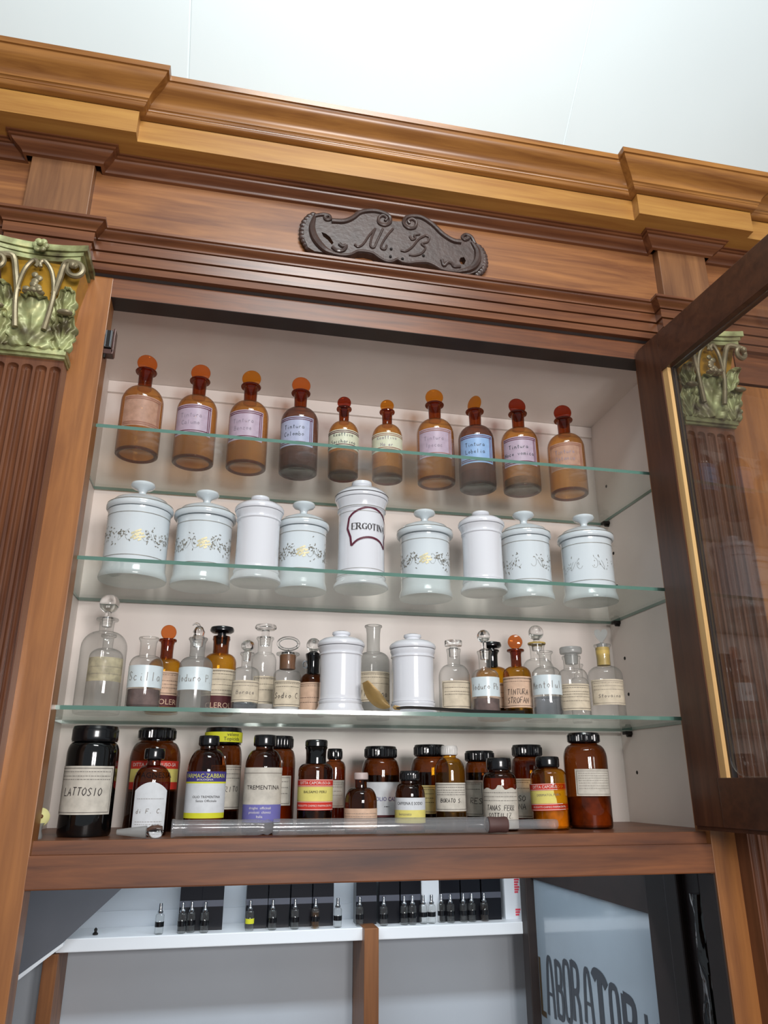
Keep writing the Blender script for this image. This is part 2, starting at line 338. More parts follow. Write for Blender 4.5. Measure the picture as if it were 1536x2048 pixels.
def ribbon(bm, pts, w, wrap):
    """a thin pen stroke laid on a surface through wrap(u, v)"""
    if len(pts) < 2: return
    STROKE[0] += 1
    dense = []
    for a, b in zip(pts[:-1], pts[1:]):
        L = math.hypot(b[0]-a[0], b[1]-a[1]); k = max(1, int(L/0.004))
        for i in range(k): dense.append((a[0]+(b[0]-a[0])*i/k, a[1]+(b[1]-a[1])*i/k))
    dense.append(pts[-1]); prev = None
    for i, p in enumerate(dense):
        a = dense[max(i-1, 0)]; b = dense[min(i+1, len(dense)-1)]
        dx, dy = b[0]-a[0], b[1]-a[1]; L = math.hypot(dx, dy) or 1
        nx, ny = -dy/L*w/2, dx/L*w/2
        cur = (bm.verts.new(wrap(p[0]+nx, p[1]+ny)), bm.verts.new(wrap(p[0]-nx, p[1]-ny)))
        if prev: bm.faces.new((prev[0], cur[0], cur[1], prev[1]))
        prev = cur
def write(bm, text, u, v, h, w, wrap, cw=0.62, slant=0.0, jitter=0.0):
    """text centred on (u, v), letter height h"""
    adv = h*cw*1.35; tot = adv*len(text); x = u-tot/2
    rd = random.Random(hash(len(text))+int(h*1e5))
    for ch in text:
        jy = rd.uniform(-1, 1)*jitter*h
        for st in GL.get(ch, []):
            pts = [(x+(p[0]*cw+p[1]*slant)*h, v-h/2+p[1]*h+jy) for p in st]
            ribbon(bm, pts, w, wrap)
        x += adv
def fine_lines(bm, u0, u1, v, wrap, w=0.0006, gap=0.35):
    """a row of tiny unreadable print"""
    x = u0; rd = random.Random(int(v*1e6) % 997)
    while x < u1:
        L = rd.uniform(0.0012, 0.004); ribbon(bm, [(x, v), (min(x+L, u1), v)], w, wrap); x += L+0.0009
_dg = None
def printed(text, size, parent_name='lettering'):
    """flat outlines of printed capitals, as (verts, faces)"""
    cu = bpy.data.curves.new('t', 'FONT'); cu.body = text; cu.size = size; cu.align_x = 'CENTER'; cu.align_y = 'CENTER'; cu.resolution_u = 2
    o = bpy.data.objects.new('t', cu); C.objects.link(o)
    dg = bpy.context.evaluated_depsgraph_get(); me = bpy.data.meshes.new_from_object(o.evaluated_get(dg))
    vs = [tuple(v.co) for v in me.vertices]; fs = [tuple(p.vertices) for p in me.polygons]
    bpy.data.objects.remove(o); bpy.data.curves.remove(cu); bpy.data.meshes.remove(me)
    return vs, fs
def put_print(bm, text, u, v, size, wrap, sx=1.0):
    vs, fs = printed(text, size)
    nv = [bm.verts.new(wrap(u+p[0]*sx, v+p[1])) for p in vs]
    for f in fs:
        try: bm.faces.new([nv[i] for i in f])
        except ValueError: pass

def wrapper(r, off0=0.0, rot=0.0, sy=1.0):
    def f(u, v):
        a = u/r+math.radians(rot); off = off0+(STROKE[0] % 9)*.00003
        return ((r+off)*math.sin(a), -(r*sy+off)*math.cos(a), v)
    return f
def patch(bm, r, a0, a1, z0, z1, off=0.0006, n=22, sy=1.0, topf=None, mi=0, rows=1):
    """curved label with a real paper thickness, angles in degrees, 0 = front"""
    g = []
    for o_ in (off, off-0.0005):
        rr = []
        for i in range(n+1):
            a = math.radians(a0+(a1-a0)*i/n); zt = z1 if topf is None else topf(i/n)
            rr.append([bm.verts.new(((r+o_)*math.sin(a), -(r*sy+o_)*math.cos(a), z)) for z in (z0, zt)])
        g.append(rr)
    A, B = g
    for i in range(n):
        for f in ((A[i][0], A[i+1][0], A[i+1][1], A[i][1]), (B[i][1], B[i+1][1], B[i+1][0], B[i][0]),
                  (A[i][1], A[i+1][1], B[i+1][1], B[i][1]), (B[i][0], B[i+1][0], A[i+1][0], A[i][0])):
            bm.faces.new(f).material_index = mi
    for i in (0, n): bm.faces.new((A[i][0], A[i][1], B[i][1], B[i][0])).material_index = mi

# ------------------------------------------------------------------ bottles
def bottle_profile(r, zs, zn, nr, lz, lr, rb=None, dome=1.0):
    p = [(0, 0.0035), (r*.78, 0.0028), (r*.90, 0.0002), (r*.97, 0.0012), (r, 0.005), (r, zs)]
    for i in range(1, 9):
        a = i/8*math.pi/2
        p.append((nr+(r-nr)*math.cos(a)**dome, zs+(zn-zs)*math.sin(a)))
    h = lz-zn
    p += [(nr*.97, zn+h*.25), (nr, zn+h*.7), (nr*1.12, lz-0.0045), (lr*.96, lz-0.0036), (lr, lz-0.0018), (lr*.96, lz), (nr*.80, lz)]
    return p
def bottle(name, x, y, z, r, zs, zn, nr, lz, lr, mat, rz=0, neckmat=None, sy=1.0, dome=1.0):
    """thing > body (and neck), origin at the base"""
    t = empty(name, (x, y, z), rz)
    p = bottle_profile(r, zs, zn, nr, lz, lr, dome=dome)
    if neckmat:
        k = 14
        bm = bmesh.new(); lathe(bm, p[:k], 48, sy=sy); obj('body', bm, mat, t)
        bm = bmesh.new(); lathe(bm, p[k-1:], 36, sy=sy); obj('neck', bm, neckmat, t)
    else:
        bm = bmesh.new(); lathe(bm, p, 48, sy=sy); obj('body', bm, mat, t)
    return t
def contents(t, r, z0, z1, mat, sy=1.0, name='contents'):
    bm = bmesh.new(); rr = r*.93
    lathe(bm, [(0, z0), (rr*.9, z0), (rr, z0+0.003), (rr, z1), (0, z1+0.0006)], 36, sy=sy)
    return obj(name, bm, mat, t)
def disc_stopper(t, r, cz, nr, lz, mat, tilt=0, tick=0.0055):
    """upright round disc on a short plug"""
    bm = bmesh.new()
    pr = [(0, -tick/2), (r*.86, -tick/2), (r*.97, -tick*.3), (r, 0), (r*.97, tick*.3), (r*.86, tick/2), (0, tick/2)]
    rings = lathe(bm, pr, 40)
    bmesh.ops.rotate(bm, verts=bm.verts, cent=(0, 0, 0), matrix=Matrix.Rotation(math.pi/2, 3, 'X'))
    bmesh.ops.translate(bm, verts=bm.verts, vec=(0, 0, cz))
    lathe(bm, [(0, lz-0.016), (nr*.62, lz-0.016), (nr*.74, lz+.0006), (nr*.5, lz+.0018), (0, lz+.0018)], 24)
    o = obj('stopper', bm, mat, t); o.rotation_euler = (0, 0, math.radians(tilt)); return o
def ball_stopper(t, r, cz, nr, lz, mat='clearsolid'):
    bm = bmesh.new(); sphere(bm, (0, 0, cz), r, u=32, v=20)
    lathe(bm, [(0, lz-.014), (nr*.66, lz-.014), (nr*.78, lz+.002), (nr*.45, lz+.004), (nr*.40, cz-r*.8), (0, cz-r*.8)], 24)
    return obj('stopper', bm, mat, t)
def mush_stopper(t, r, z0, z1, nr, lz, mat):
    bm = bmesh.new()
    lathe(bm, [(0, lz-.014), (nr*.66, lz-.014), (nr*.78, lz+.001), (nr*.55, lz+.002), (nr*.55, z0-.001), (r*.8, z0), (r*.98, z0+(z1-z0)*.25), (r, z0+(z1-z0)*.5), (r*.92, z0+(z1-z0)*.85), (r*.6, z1), (0, z1)], 36)
    return obj('stopper', bm, mat, t)
def screw_cap(t, r, z0, z1, mat, ribs=0):
    bm = bmesh.new(); h = z1-z0
    fl = (ribs, 0.022, z0+h*.12, z1-h*.25) if ribs else None
    lathe(bm, [(r*.86, z0), (r*.97, z0+.0005), (r, z0+h*.13), (r, z0+h*.3), (r, z0+h*.55), (r, z1-h*.26), (r*.985, z1-h*.2), (r*.95, z1-.0008), (r*.88, z1), (r*.8, z1-.0008), (0, z1-.0008)], 96 if ribs else 40, flut=fl)
    return obj('cap', bm, mat, t, edge=25)
def bordered_label(t, r, a0, a1, z0, z1, mat='cream', rows=(), text=None, inkm='ink', th=0.008, tv=None, border=True, sy=1.0, slant=0.12, ucen=None, topf=None, two=None, cw=.62, lw=0.0009):
    """paper label > lettering"""
    bm = bmesh.new(); patch(bm, r, a0, a1, z0, z1, sy=sy, topf=topf); lab = obj('paper_label', bm, mat, t)
    W = wrapper(r, 0.0009, 0, sy); u0 = math.radians(a0)*r; u1 = math.radians(a1)*r; bm = bmesh.new(); mg = 0.003
    if border:
        for v in (z0+mg, z1-mg):
            ribbon(bm, [(u0+mg, v), (u1-mg, v)], 0.0006, W)
        for u in (u0+mg, u1-mg): ribbon(bm, [(u, z0+mg), (u, z1-mg)], 0.0006, W)
    for f in rows: fine_lines(bm, u0+mg*2, u1-mg*2, z0+(z1-z0)*f, W)
    uc = (u0+u1)/2 if ucen is None else ucen
    if text:
        for k, s in enumerate(text if isinstance(text, (list, tuple)) else [text]):
            write(bm, s, uc, z0+(z1-z0)*(tv or .45)-k*th*1.5, th, lw, W, slant=slant, jitter=0.06, cw=cw)
    if len(bm.faces): obj('lettering', bm, inkm, lab)
    else: bm.free()
    return lab

def GROUP(o, g): o['group'] = g
ROWS = {1: .6845, 2: .4595, 3: .236, 4: .058}

# ------------------------------------------------------------------ the room
bm = bmesh.new()   # sloping attic ceiling, falling towards the back wall, laid in three painted boards
A = 1.80
for x0, x1 in ((-3.2, .0580), (.0630, .9650), (.9700, 4.5)):
    v = [bm.verts.new(p) for p in ((x0, -3.6, A+3.6), (x1, -3.6, A+3.6), (x1, 1.2, A-1.2), (x0, 1.2, A-1.2),
                                   (x0, -3.6, A+3.64), (x1, -3.6, A+3.64), (x1, 1.2, A-1.16), (x0, 1.2, A-1.16))]
    for f in ((0, 1, 2, 3), (7, 6, 5, 4), (0, 4, 5, 1), (1, 5, 6, 2), (2, 6, 7, 3), (3, 7, 4, 0)): bm.faces.new([v[i] for i in f])
v = [bm.verts.new(p) for p in ((-3.2, -3.6, A+3.603), (4.5, -3.6, A+3.603), (4.5, 1.2, A-1.197), (-3.2, 1.2, A-1.197))]
bm.faces.new(v)
struct('ceiling', bm, 'ceiling')
struct('floor', bx(-3.2, 4.5, -3.8, 1.1, -1.60, -1.55), 'floor')
bm = bmesh.new(); box(bm, -1.4, 2.2, 1.06, 1.12, -1.55, 0.72)
box(bm, -1.4, 2.2, 1.055, 1.06, -0.232, -0.172)
struct('wall_back', bm, 'wallback')
struct('wall_left', bx(-0.62, -0.58, 0.36, 1.06, -1.55, 0.70), 'wallback')

# ------------------------------------------------------------------ the cabinet
cab = empty('pharmacy_cabinet', (0, 0, -1.55))
tag(cab, 'large antique walnut pharmacy cabinet with carved cornice, fluted pilasters and open shelves', 'cabinet')
def cpart(name, bm, mat, smooth=True, parent=None, mats=None, edge=None):
    o = obj(name, bm, mat, None, smooth, mats, edge)
    if parent is None:
        o.parent = cab; o.matrix_parent_inverse = Matrix.Translation((0, 0, 1.55))
    else:
        o.parent = parent
    return o
BL = (-.155, -.052); BR = (1.040, 1.147); PJ = .020
def molding(prof, y0=0.0):
    """run of moulding that breaks forward over the two pilasters; prof = [(projection, z)]"""
    bm = bmesh.new(); rows = []
    for d, z in prof:
        y = y0-d
        rows.append([bm.verts.new(p+(z,)) for p in ((-1.1, y), (BL[0]-d, y), (BL[0]-d, y-PJ), (BL[1]+d, y-PJ), (BL[1]+d, y),
                                                    (BR[0]-d, y), (BR[0]-d, y-PJ), (BR[1]+d, y-PJ), (BR[1]+d, y), (2.1, y))])
    for a, b in zip(rows[:-1], rows[1:]):
        for i in range(len(a)-1): bm.faces.new((a[i], a[i+1], b[i+1], b[i]))
    return bm
def curve(p0, p1, kind, n=7):
    """quarter curves between two profile points"""
    out = []
    for i in range(n+1):
        t = i/n
        if kind == 'cove': d = p0[0]+(p1[0]-p0[0])*(1-math.cos(t*math.pi/2)); z = p0[1]+(p1[1]-p0[1])*math.sin(t*math.pi/2)
        elif kind == 'ovolo': d = p0[0]+(p1[0]-p0[0])*math.sin(t*math.pi/2); z = p0[1]+(p1[1]-p0[1])*(1-math.cos(t*math.pi/2))
        elif kind == 'cyma': d = p0[0]+(p1[0]-p0[0])*(t-math.sin(2*math.pi*t)*.11); z = p0[1]+(p1[1]-p0[1])*t
        else: d = p0[0]+(p1[0]-p0[0])*t; z = p0[1]+(p1[1]-p0[1])*(t-math.sin(2*math.pi*t)*.1)
        out.append((d, z))
    return out
# crown
cpart('cornice', molding([(.086, 1.2400), (.088, 1.2440)]+curve((.089, 1.2445), (.118, 1.2800), 'cyma', 10)+[(.121, 1.2802), (.123, 1.2890), (.02, 1.292), (-.30, 1.292)]), 'cornice')
cpart('cornice_bead', molding([(.073, 1.2290)]+curve((.075, 1.2295), (.085, 1.2385), 'ovolo', 6)+[(.086, 1.2390), (.086, 1.2402)]), 'cornice')
cpart('corona', molding([(-.02, 1.1825), (.030, 1.1825), (.036, 1.1810), (.073, 1.1810), (.0735, 1.2278), (.066, 1.2280), (.066, 1.2296)]), 'corona', smooth=False)
cpart('bed_moulding', molding([(.010, 1.1540), (.014, 1.1555)]+curve((.015, 1.1560), (.032, 1.1730), 'cyma', 8)+[(.036, 1.1735), (.036, 1.1780), (.040, 1.1785), (.040, 1.1812)]), 'arch')
cpart('frieze', bx(-1.1, 2.1, -.010, .30, 1.020, 1.1830), 'frieze', smooth=False)
for b_ in (BL, BR): cpart('frieze_block', bx(b_[0], b_[1], -.030, -.008, 1.020, 1.1600, bevel=.0012), 'block', smooth=False)
cpart('architrave', molding([(-.02, .9530), (.012, .9530), (.014, .9645), (.009, .9648), (.009, .9660), (.017, .9662), (.017, .9848), (.012, .9850), (.012, .9864), (.020, .9866), (.0205, 1.0040), (.014, 1.0043), (.014, 1.0056)]
      + curve((.022, 1.0060), (.034, 1.0190), 'cyma', 8)+[(.038, 1.0200), (.038, 1.0250), (.008, 1.0300)]), 'arch')
# carcass
cpart('side_panel', bx(-.075, -.045, .040, .36, .02, .94), 'whiteboard', smooth=False)
bm = bx(1.045, 1.075, .040, .36, .02, .94)
sp = cpart('side_panel', bm, 'whiteboard', smooth=False)
bm = bmesh.new(); box(bm, -.05, 1.05, .330, .345, .03, .94)
cpart('back_panel', bm, 'whiteboard', smooth=False)
cpart('back_trim', bx(-.045, 1.045, .322, .330, .897, .9235, bevel=.001), 'whiteboard', smooth=False)
cpart('top_board', bx(-.05, 1.05, .040, .345, .9240, .94), 'whiteboard', smooth=False)
cpart('bottom_board', bx(-.05, 1.05, .012, .345, .036, .058, bevel=.0015), 'rail', smooth=False)
cpart('backing_board', bx(-1.1, 2.1, .34, .36, .93, 1.28), 'deepbrown', smooth=False)
cpart('cornice_top', bx(-1.1, 2.1, .0, .36, 1.285, 1.2915), 'cornice', smooth=False)
cpart('top_rail', bx(0, 1.0, .0, .037, .9095, .957), 'rail', smooth=False)
cpart('painted_shade_strip', bx(-.05, 1.045, -.0012, .002, .9470, .9540), 'deepbrown', smooth=False)  # dark strip standing in for the shadow under the architrave
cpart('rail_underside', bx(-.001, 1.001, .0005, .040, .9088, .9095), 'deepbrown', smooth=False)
cpart('bottom_rail', bx(-.002, 1.001, .0, .036, -.001, .041, bevel=.002), 'rail', smooth=False)
cpart('stile', bx(-.052, .0, .0, .040, -1.55, .957, bevel=.001), 'stile', smooth=False)
cpart('stile', bx(1.0, 1.046, .0, .040, -1.55, .957, bevel=.001), 'stile', smooth=False)
cpart('dark_stile_cover', bx(.9975, 1.0005, .003, .044, -1.55, -.003), 'deepbrown', smooth=False)  # dark board covering the stile's inner side below the rail
cpart('side_board', bx(-1.1, -.145, .0, .03, -1.55, .957), 'stile', smooth=False)
cpart('side_board', bx(1.14, 1.197, .0, .03, -1.55, .957), 'stile', smooth=False)
cpart('side_board', bx(1.200, 2.1, .004, .034, -1.55, .880), 'stile', smooth=False)
cpart('side_board', bx(1.200, 2.1, .0, .034, .884, .957), 'rail', smooth=False)
def fluted(x0, x1, ztop, zbot, n=5):
    """flat shaft whose face is cut by rounded-ended flutes with a cable moulding inside"""
    bm = bmesh.new(); yF = -.030; pitch = (x1-x0)/n; hw = pitch*.40
    xs = []
    for k in range(n):
        c = x0+pitch*(k+.5); xs += [c-pitch/2]+[c+hw*t for t in (-1, -.93, -.75, -.5, -.3, 0, .3, .5, .75, .93, 1)]
    xs.append(x1)
    zt = ztop-.012; zs = [ztop, zt]+[zt-hw*(1-math.cos(i/6*math.pi/2)) for i in range(1, 7)]+[zt-.05, (zt+zbot)/2, zbot]
    grid = []
    for z in zs:
        row = []
        for x in xs:
            k = min(n-1, int((x-x0)/pitch)); c = x0+pitch*(k+.5); t = (x-c)/hw; d = 0
            if abs(t) <= 1.0001 and z < zt+1e-6:
                dz = max(0, (z-(zt-hw))/hw)
                rr = math.sqrt(t*t+dz*dz)
                if rr < 1: d = .0092*math.sqrt(1-rr*rr) - (.0060*math.cos(min(1, abs(t)/.55)*math.pi/2) if abs(t) < .55 and dz < .3 else 0)
            row.append(bm.verts.new((x, yF+d, z)))
        grid.append(row)
    for a, b in zip(grid[:-1], grid[1:]):
        for i in range(len(a)-1): bm.faces.new((a[i], b[i], b[i+1], a[i+1]))
    for col in (0, -1):
        for a, b in zip(grid[:-1], grid[1:]):
            v1 = bm.verts.new((a[col].co.x, .002, a[col].co.z)); v2 = bm.verts.new((b[col].co.x, .002, b[col].co.z))
            bm.faces.new((a[col], v1, v2, b[col]) if col else (a[col], b[col], v2, v1))
    return bm
def leaf(bm, cx, yb, zb, w, h, out=.012, curl=.9, lobes=5, lean=0.0, nu=30, nv=26, bend=0.0):
    """carved acanthus leaf with ribs, lobed edge and a tip that curls outward"""
    g = []
    for j in range(nv+1):
        v = j/nv; row = []
        env = (0.86+.22*math.sin(v*math.pi*.9))*(1-.62*max(0, v-.66)/.34)
        lob = 1+.24*abs(math.sin(v*lobes*math.pi))-.12
        for i in range(nu+1):
            u = -1+2*i/nu
            x = u*w/2*env*lob
            rib = .0024*math.cos(abs(u)*9.0-v*11.0) + .0026*math.exp(-(u*8)**2)
            yy = yb-out*(.35+.65*v**1.6)*(1-.30*u*u)-rib
            zz = zb+h*v-.05*h*u*u
            if v > .72:
                q = (v-.72)/.28; yy -= out*curl*q; zz = zb+h*(.72+.28*math.sin(q*math.pi*.80)*.75)-.05*h*u*u
            row.append(bm.verts.new((cx+x+lean*v*v, yy+bend*abs(u), zz)))
        g.append(row)
    back = [[bm.verts.new((p.co.x, p.co.y+.0035, p.co.z-.001)) for p in r] for r in g]
    for j in range(nv):
        for i in range(nu):
            bm.faces.new((g[j][i], g[j][i+1], g[j+1][i+1], g[j+1][i])); bm.faces.new((back[j][i], back[j+1][i], back[j+1][i+1], back[j][i+1]))
    for i in range(nu):
        bm.faces.new((g[nv][i], g[nv][i+1], back[nv][i+1], back[nv][i])); bm.faces.new((g[0][i+1], g[0][i], back[0][i], back[0][i+1]))
    for j in range(nv):
        bm.faces.new((g[j][0], g[j+1][0], back[j+1][0], back[j][0])); bm.faces.new((g[j+1][nu], g[j][nu], back[j][nu], back[j+1][nu]))
def capital(x0, x1):
    """gilded corinthian capital on top of a pilaster"""
    c = (x0+x1)/2; W = (x1-x0)/2; zb, zt = .768, .946
    # bell
    bm = bmesh.new(); rows = []
    for z, hw, y in ((zb+.006, W+.0, -.036), (zb+.06, W-.001, -.038), (zb+.11, W+.004, -.042), (zt-.022, W+.012, -.052)):
        rows.append([bm.verts.new(p) for p in ((c-hw, .0, z), (c-hw, y, z), (c, y-.004, z), (c+hw, y, z), (c+hw, .0, z))])
    for a, b in zip(rows[:-1], rows[1:]):
        for i in range(4): bm.faces.new((a[i], a[i+1], b[i+1], b[i]))
    bell = cpart('capital_bell', bm, 'ochregold')
    # astragal
    bm = bmesh.new(); box(bm, c-W-.004, c+W+.004, -.041, .0, zb-.004, zb+.006, bevel=.002); box(bm, c-W-.002, c+W+.002, -.036, .0, zb-.008, zb-.003, bevel=.001)
    cpart('astragal', bm, 'patina')
    # abacus, its front hollowed
    bm = bmesh.new(); n = 14; prev = None
    for z0, z1, ex in ((zt-.024, zt-.016, .010), (zt-.015, zt-.008, .014), (zt-.007, zt+.004, .020)):
        ring = []
        for i in range(n+1):
            t = -1+2*i/n; ring.append((c+t*(W+ex), -.054-ex*.6-.010*t*t))
        top = [bm.verts.new((x, y, z1)) for x, y in ring]; bot = [bm.verts.new((x, y, z0)) for x, y in ring]
        tb = [bm.verts.new((x, .0, z1)) for x, y in ring]; bb = [bm.verts.new((x, .0, z0)) for x, y in ring]
        for i in range(n):
            bm.faces.new((bot[i], bot[i+1], top[i+1], top[i])); bm.faces.new((top[i], top[i+1], tb[i+1], tb[i])); bm.faces.new((bot[i+1], bot[i], bb[i], bb[i+1]))
        bm.faces.new((bot[0], top[0], tb[0], bb[0])); bm.faces.new((top[n], bot[n], bb[n], tb[n]))
    cpart('abacus', bm, 'patina')
    # leaves
    bm = bmesh.new(); leaf(bm, c, -.040, zb+.006, .064, .090, out=.015, curl=1.3, lobes=6)
    cpart('acanthus_leaf', bm, 'patina')
    for s in (-1, 1):
        bm = bmesh.new(); leaf(bm, c+s*W*.88, -.038, zb+.006, .036, .060, out=.014, curl=1.2, lobes=4, lean=s*.006)
        cpart('acanthus_leaf', bm, 'patina')
        bm = bmesh.new(); leaf(bm, c+s*W*.80, -.044, zb+.050, .032, .058, out=.016, curl=.9, lobes=4, lean=s*.010)
        cpart('acanthus_leaf', bm, 'patina')
    bm = bmesh.new(); sphere(bm, (c, -.0675, zb+.0875), .017, sy=.55, sz=.32, u=20, v=10)
    for s in (-1, 0, 1): sphere(bm, (c+s*.009, -.0745, zb+.0885), .0058, sy=.5, sz=.7, u=10, v=8)
    cpart('leaf_tip', bm, 'bronze')
    for s in (-1, 1):
        bm = bmesh.new(); sphere(bm, (c+s*(W*.88+.005), -.066, zb+.058), .012, sy=.6, sz=.38, u=16, v=8); cpart('leaf_tip', bm, 'bronze')
    # stalks and scrolls
    for s in (-1, 1):
        bm = bmesh.new()
        st = catmull([(c+s*.021, -.054, zb+.03), (c+s*.026, -.057, zb+.07), (c+s*.027, -.058, zb+.100), (c+s*.020, -.062, zb+.132), (c+s*.008, -.066, zb+.148), (c+s*.002, -.066, zb+.143), (c+s*.004, -.066, zb+.136)], 6)
        tube(bm, st, .0046, 8, lambda t: 1.0-.35*t)
        cpart('stalk', bm, 'bronze')
        bm = bmesh.new()
        cx_, cz_ = c+s*(W+.004), zt-.046
        sp_ = [(c+s*.027, -.056, zb+.095), (c+s*.033, -.060, zb+.125), (c+s*(W-.012), -.066, zt-.028)]
        for k in range(15):
            a = math.pi/2-s*k*.62; rr = .0165*(1-k/17)
            sp_.append((cx_+rr*math.cos(a)*.9, -.070-.0012*k, cz_+rr*math.sin(a)))
        tube(bm, catmull(sp_, 3), .0054, 8, lambda t: 1.0-.3*t)
        sphere(bm, (cx_, -.087, cz_), .0055, u=10, v=8)
        cpart('volute', bm, 'bronze')
    # rosette on the abacus and a flower below it
    bm = bmesh.new()
    for k in range(6):
        a = k*math.pi/3; sphere(bm, (c+.0075*math.cos(a), -.074, zt-.006+.0075*math.sin(a)), .0058, sy=.6, u=10, v=8)
    sphere(bm, (c, -.080, zt-.006), .005, u=10, v=8)
    cpart('rosette', bm, 'patina')
    bm = bmesh.new()
    for k in range(5): sphere(bm, (c+.004*math.cos(k*2.2), -.064, zb+.098+.006*k), .0068-.0004*k, sy=.6, u=10, v=8)
    cpart('flower_bud', bm, 'bronze')
for x0, x1 in ((-.153, -.050), (1.043, 1.146)):
    cpart('pilaster_shaft', fluted(x0, x1, .7605, -1.55), 'flute', edge=50)
    cpart('pilaster_backing', bx(x0+.004, x1-.004, -.004, .035, -1.55, .957), 'flute', smooth=False)
    capital(x0, x1)

# carved cartouche with the initials
CT = {'outline': [(0.3285, 1.047), (0.3209, 1.0654), (0.319, 1.0879), (0.3253, 1.1091), (0.3378, 1.123), (0.353, 1.1272), (0.3625, 1.1274), (0.3687, 1.1168), (0.3759, 1.1166), (0.3925, 1.121), (0.4068, 1.1309), (0.4163, 1.143), (0.4308, 1.151), (0.4528, 1.153), (0.47, 1.1522), (0.4824, 1.1474), (0.4835, 1.1342), (0.4947, 1.1347), (0.5058, 1.1367), (0.5122, 1.1498), (0.5247, 1.1530), (0.5449, 1.1530), (0.5648, 1.1471), (0.582, 1.1291), (0.5993, 1.1156), (0.6118, 1.1103), (0.6208, 1.1133), (0.6252, 1.1266), (0.6356, 1.1308), (0.6429, 1.1231), (0.6477, 1.1149), (0.6576, 1.1076), (0.6647, 1.0939), (0.6665, 1.0794), (0.6631, 1.0612), (0.6497, 1.0446), (0.6342, 1.0364), (0.6141, 1.0347), (0.5967, 1.0334), (0.5794, 1.035), (0.5672, 1.0417), (0.5526, 1.0465), (0.5329, 1.0434), (0.5182, 1.0396), (0.5036, 1.0401), (0.4952, 1.0445), (0.4843, 1.037), (0.4723, 1.0365), (0.4603, 1.0417), (0.4483, 1.0497), (0.434, 1.0516), (0.4197, 1.0493), (0.408, 1.0403), (0.3916, 1.0362), (0.3729, 1.0374), (0.3565, 1.0403), (0.3403, 1.0405)],
'holeL': [(0.3518, 1.0849), (0.3601, 1.0829), (0.3685, 1.0763), (0.3751, 1.0646), (0.3719, 1.0598), (0.3639, 1.0693), (0.3556, 1.0756)],
'holeR': [(0.6185, 1.0716), (0.6257, 1.0742), (0.6291, 1.066), (0.625, 1.0566), (0.6187, 1.0571), (0.6157, 1.0638)]}
bm = bmesh.new()
for key in ('outline', 'holeL', 'holeR'):
    vs = [bm.verts.new((x, -.0115, z)) for x, z in CT[key]]
    for i in range(len(vs)): bm.edges.new((vs[i], vs[(i+1) % len(vs)]))
r_ = bmesh.ops.triangle_fill(bm, use_beauty=True, use_dissolve=False, edges=list(bm.edges))
for f in list(bm.faces):
    cpt = f.calc_center_median()
    for key in ('holeL', 'holeR'):
        poly = CT[key]; ins = False; j = len(poly)-1
        for i in range(len(poly)):
            if (poly[i][1] > cpt.z) != (poly[j][1] > cpt.z) and cpt.x < (poly[j][0]-poly[i][0])*(cpt.z-poly[i][1])/(poly[j][1]-poly[i][1])+poly[i][0]: ins = not ins
            j = i
        if ins: bm.faces.remove(f); break
ex = bmesh.ops.extrude_face_region(bm, geom=list(bm.faces))
bmesh.ops.translate(bm, verts=[g for g in ex['geom'] if isinstance(g, bmesh.types.BMVert)], vec=(0, -.0135, 0))
bmesh.ops.recalc_face_normals(bm, faces=list(bm.faces))
cart = cpart('carved_cartouche', bm, 'carved', smooth=False)
cart['label'] = 'dark carved scrolled plaque with the initials M B'
def relief(name, paths, r, y=-.026, tp=None, mat='carved', flat=1):
    bm = bmesh.new()
    for p in paths: tube(bm, catmull([(x, y, z) for x, z in p], 5), r, 8, tp, flat)
    return cpart(name, bm, mat, parent=cart)
relief('scroll', [[(0.37, 1.1127), (0.3926, 1.1158), (0.4093, 1.1264), (0.4236, 1.1419), (0.4455, 1.1498), (0.4651, 1.1494), (0.4799, 1.1425), (0.4811, 1.1293), (0.4712, 1.1208), (0.4602, 1.1242), (0.4597, 1.1359), (0.4676, 1.1427), (0.4749, 1.1372), (0.4712, 1.1306)]], .0045, tp=lambda t: 1.1-.5*t)
relief('scroll', [[(0.6206, 1.1073), (0.6041, 1.1081), (0.5843, 1.1196), (0.5646, 1.139), (0.5447, 1.1510), (0.5272, 1.1515), (0.5121, 1.1453), (0.5082, 1.1311), (0.5168, 1.1222), (0.5293, 1.1259), (0.5325, 1.1384), (0.5246, 1.1445), (0.5165, 1.1386), (0.5194, 1.1331)]], .0045, tp=lambda t: 1.1-.5*t)
relief('end_curl', [[(0.3379, 1.1186), (0.3531, 1.1243), (0.365, 1.1235), (0.3675, 1.1166), (0.3605, 1.1139), (0.3568, 1.1191), (0.3615, 1.122)]], .0034)
relief('end_curl', [[(0.6487, 1.1076), (0.6416, 1.1228), (0.6303, 1.1263), (0.6236, 1.1198), (0.6285, 1.114), (0.6364, 1.1189), (0.6326, 1.1219)]], .0034)
relief('crescent', [[(0.3379, 1.1172), (0.3345, 1.0906), (0.3418, 1.0661), (0.3587, 1.0463), (0.3775, 1.0396)]], .0062, tp=lambda t: .5+.7*math.sin(t*math.pi))
relief('crescent', [[(0.6424, 1.111), (0.6523, 1.0918), (0.6512, 1.0681), (0.6372, 1.0484), (0.6117, 1.0372)]], .0062, tp=lambda t: .5+.7*math.sin(t*math.pi))
relief('small_leaf', [[(0.3725, 1.0543), (0.382, 1.0474), (0.3937, 1.0507), (0.3983, 1.0614), (0.3912, 1.0588), (0.3852, 1.0635)]], .0035)
relief('small_leaf', [[(0.5813, 1.0598), (0.5847, 1.0473), (0.5924, 1.0558), (0.5999, 1.0555), (0.6047, 1.049), (0.6172, 1.051)]], .0035)
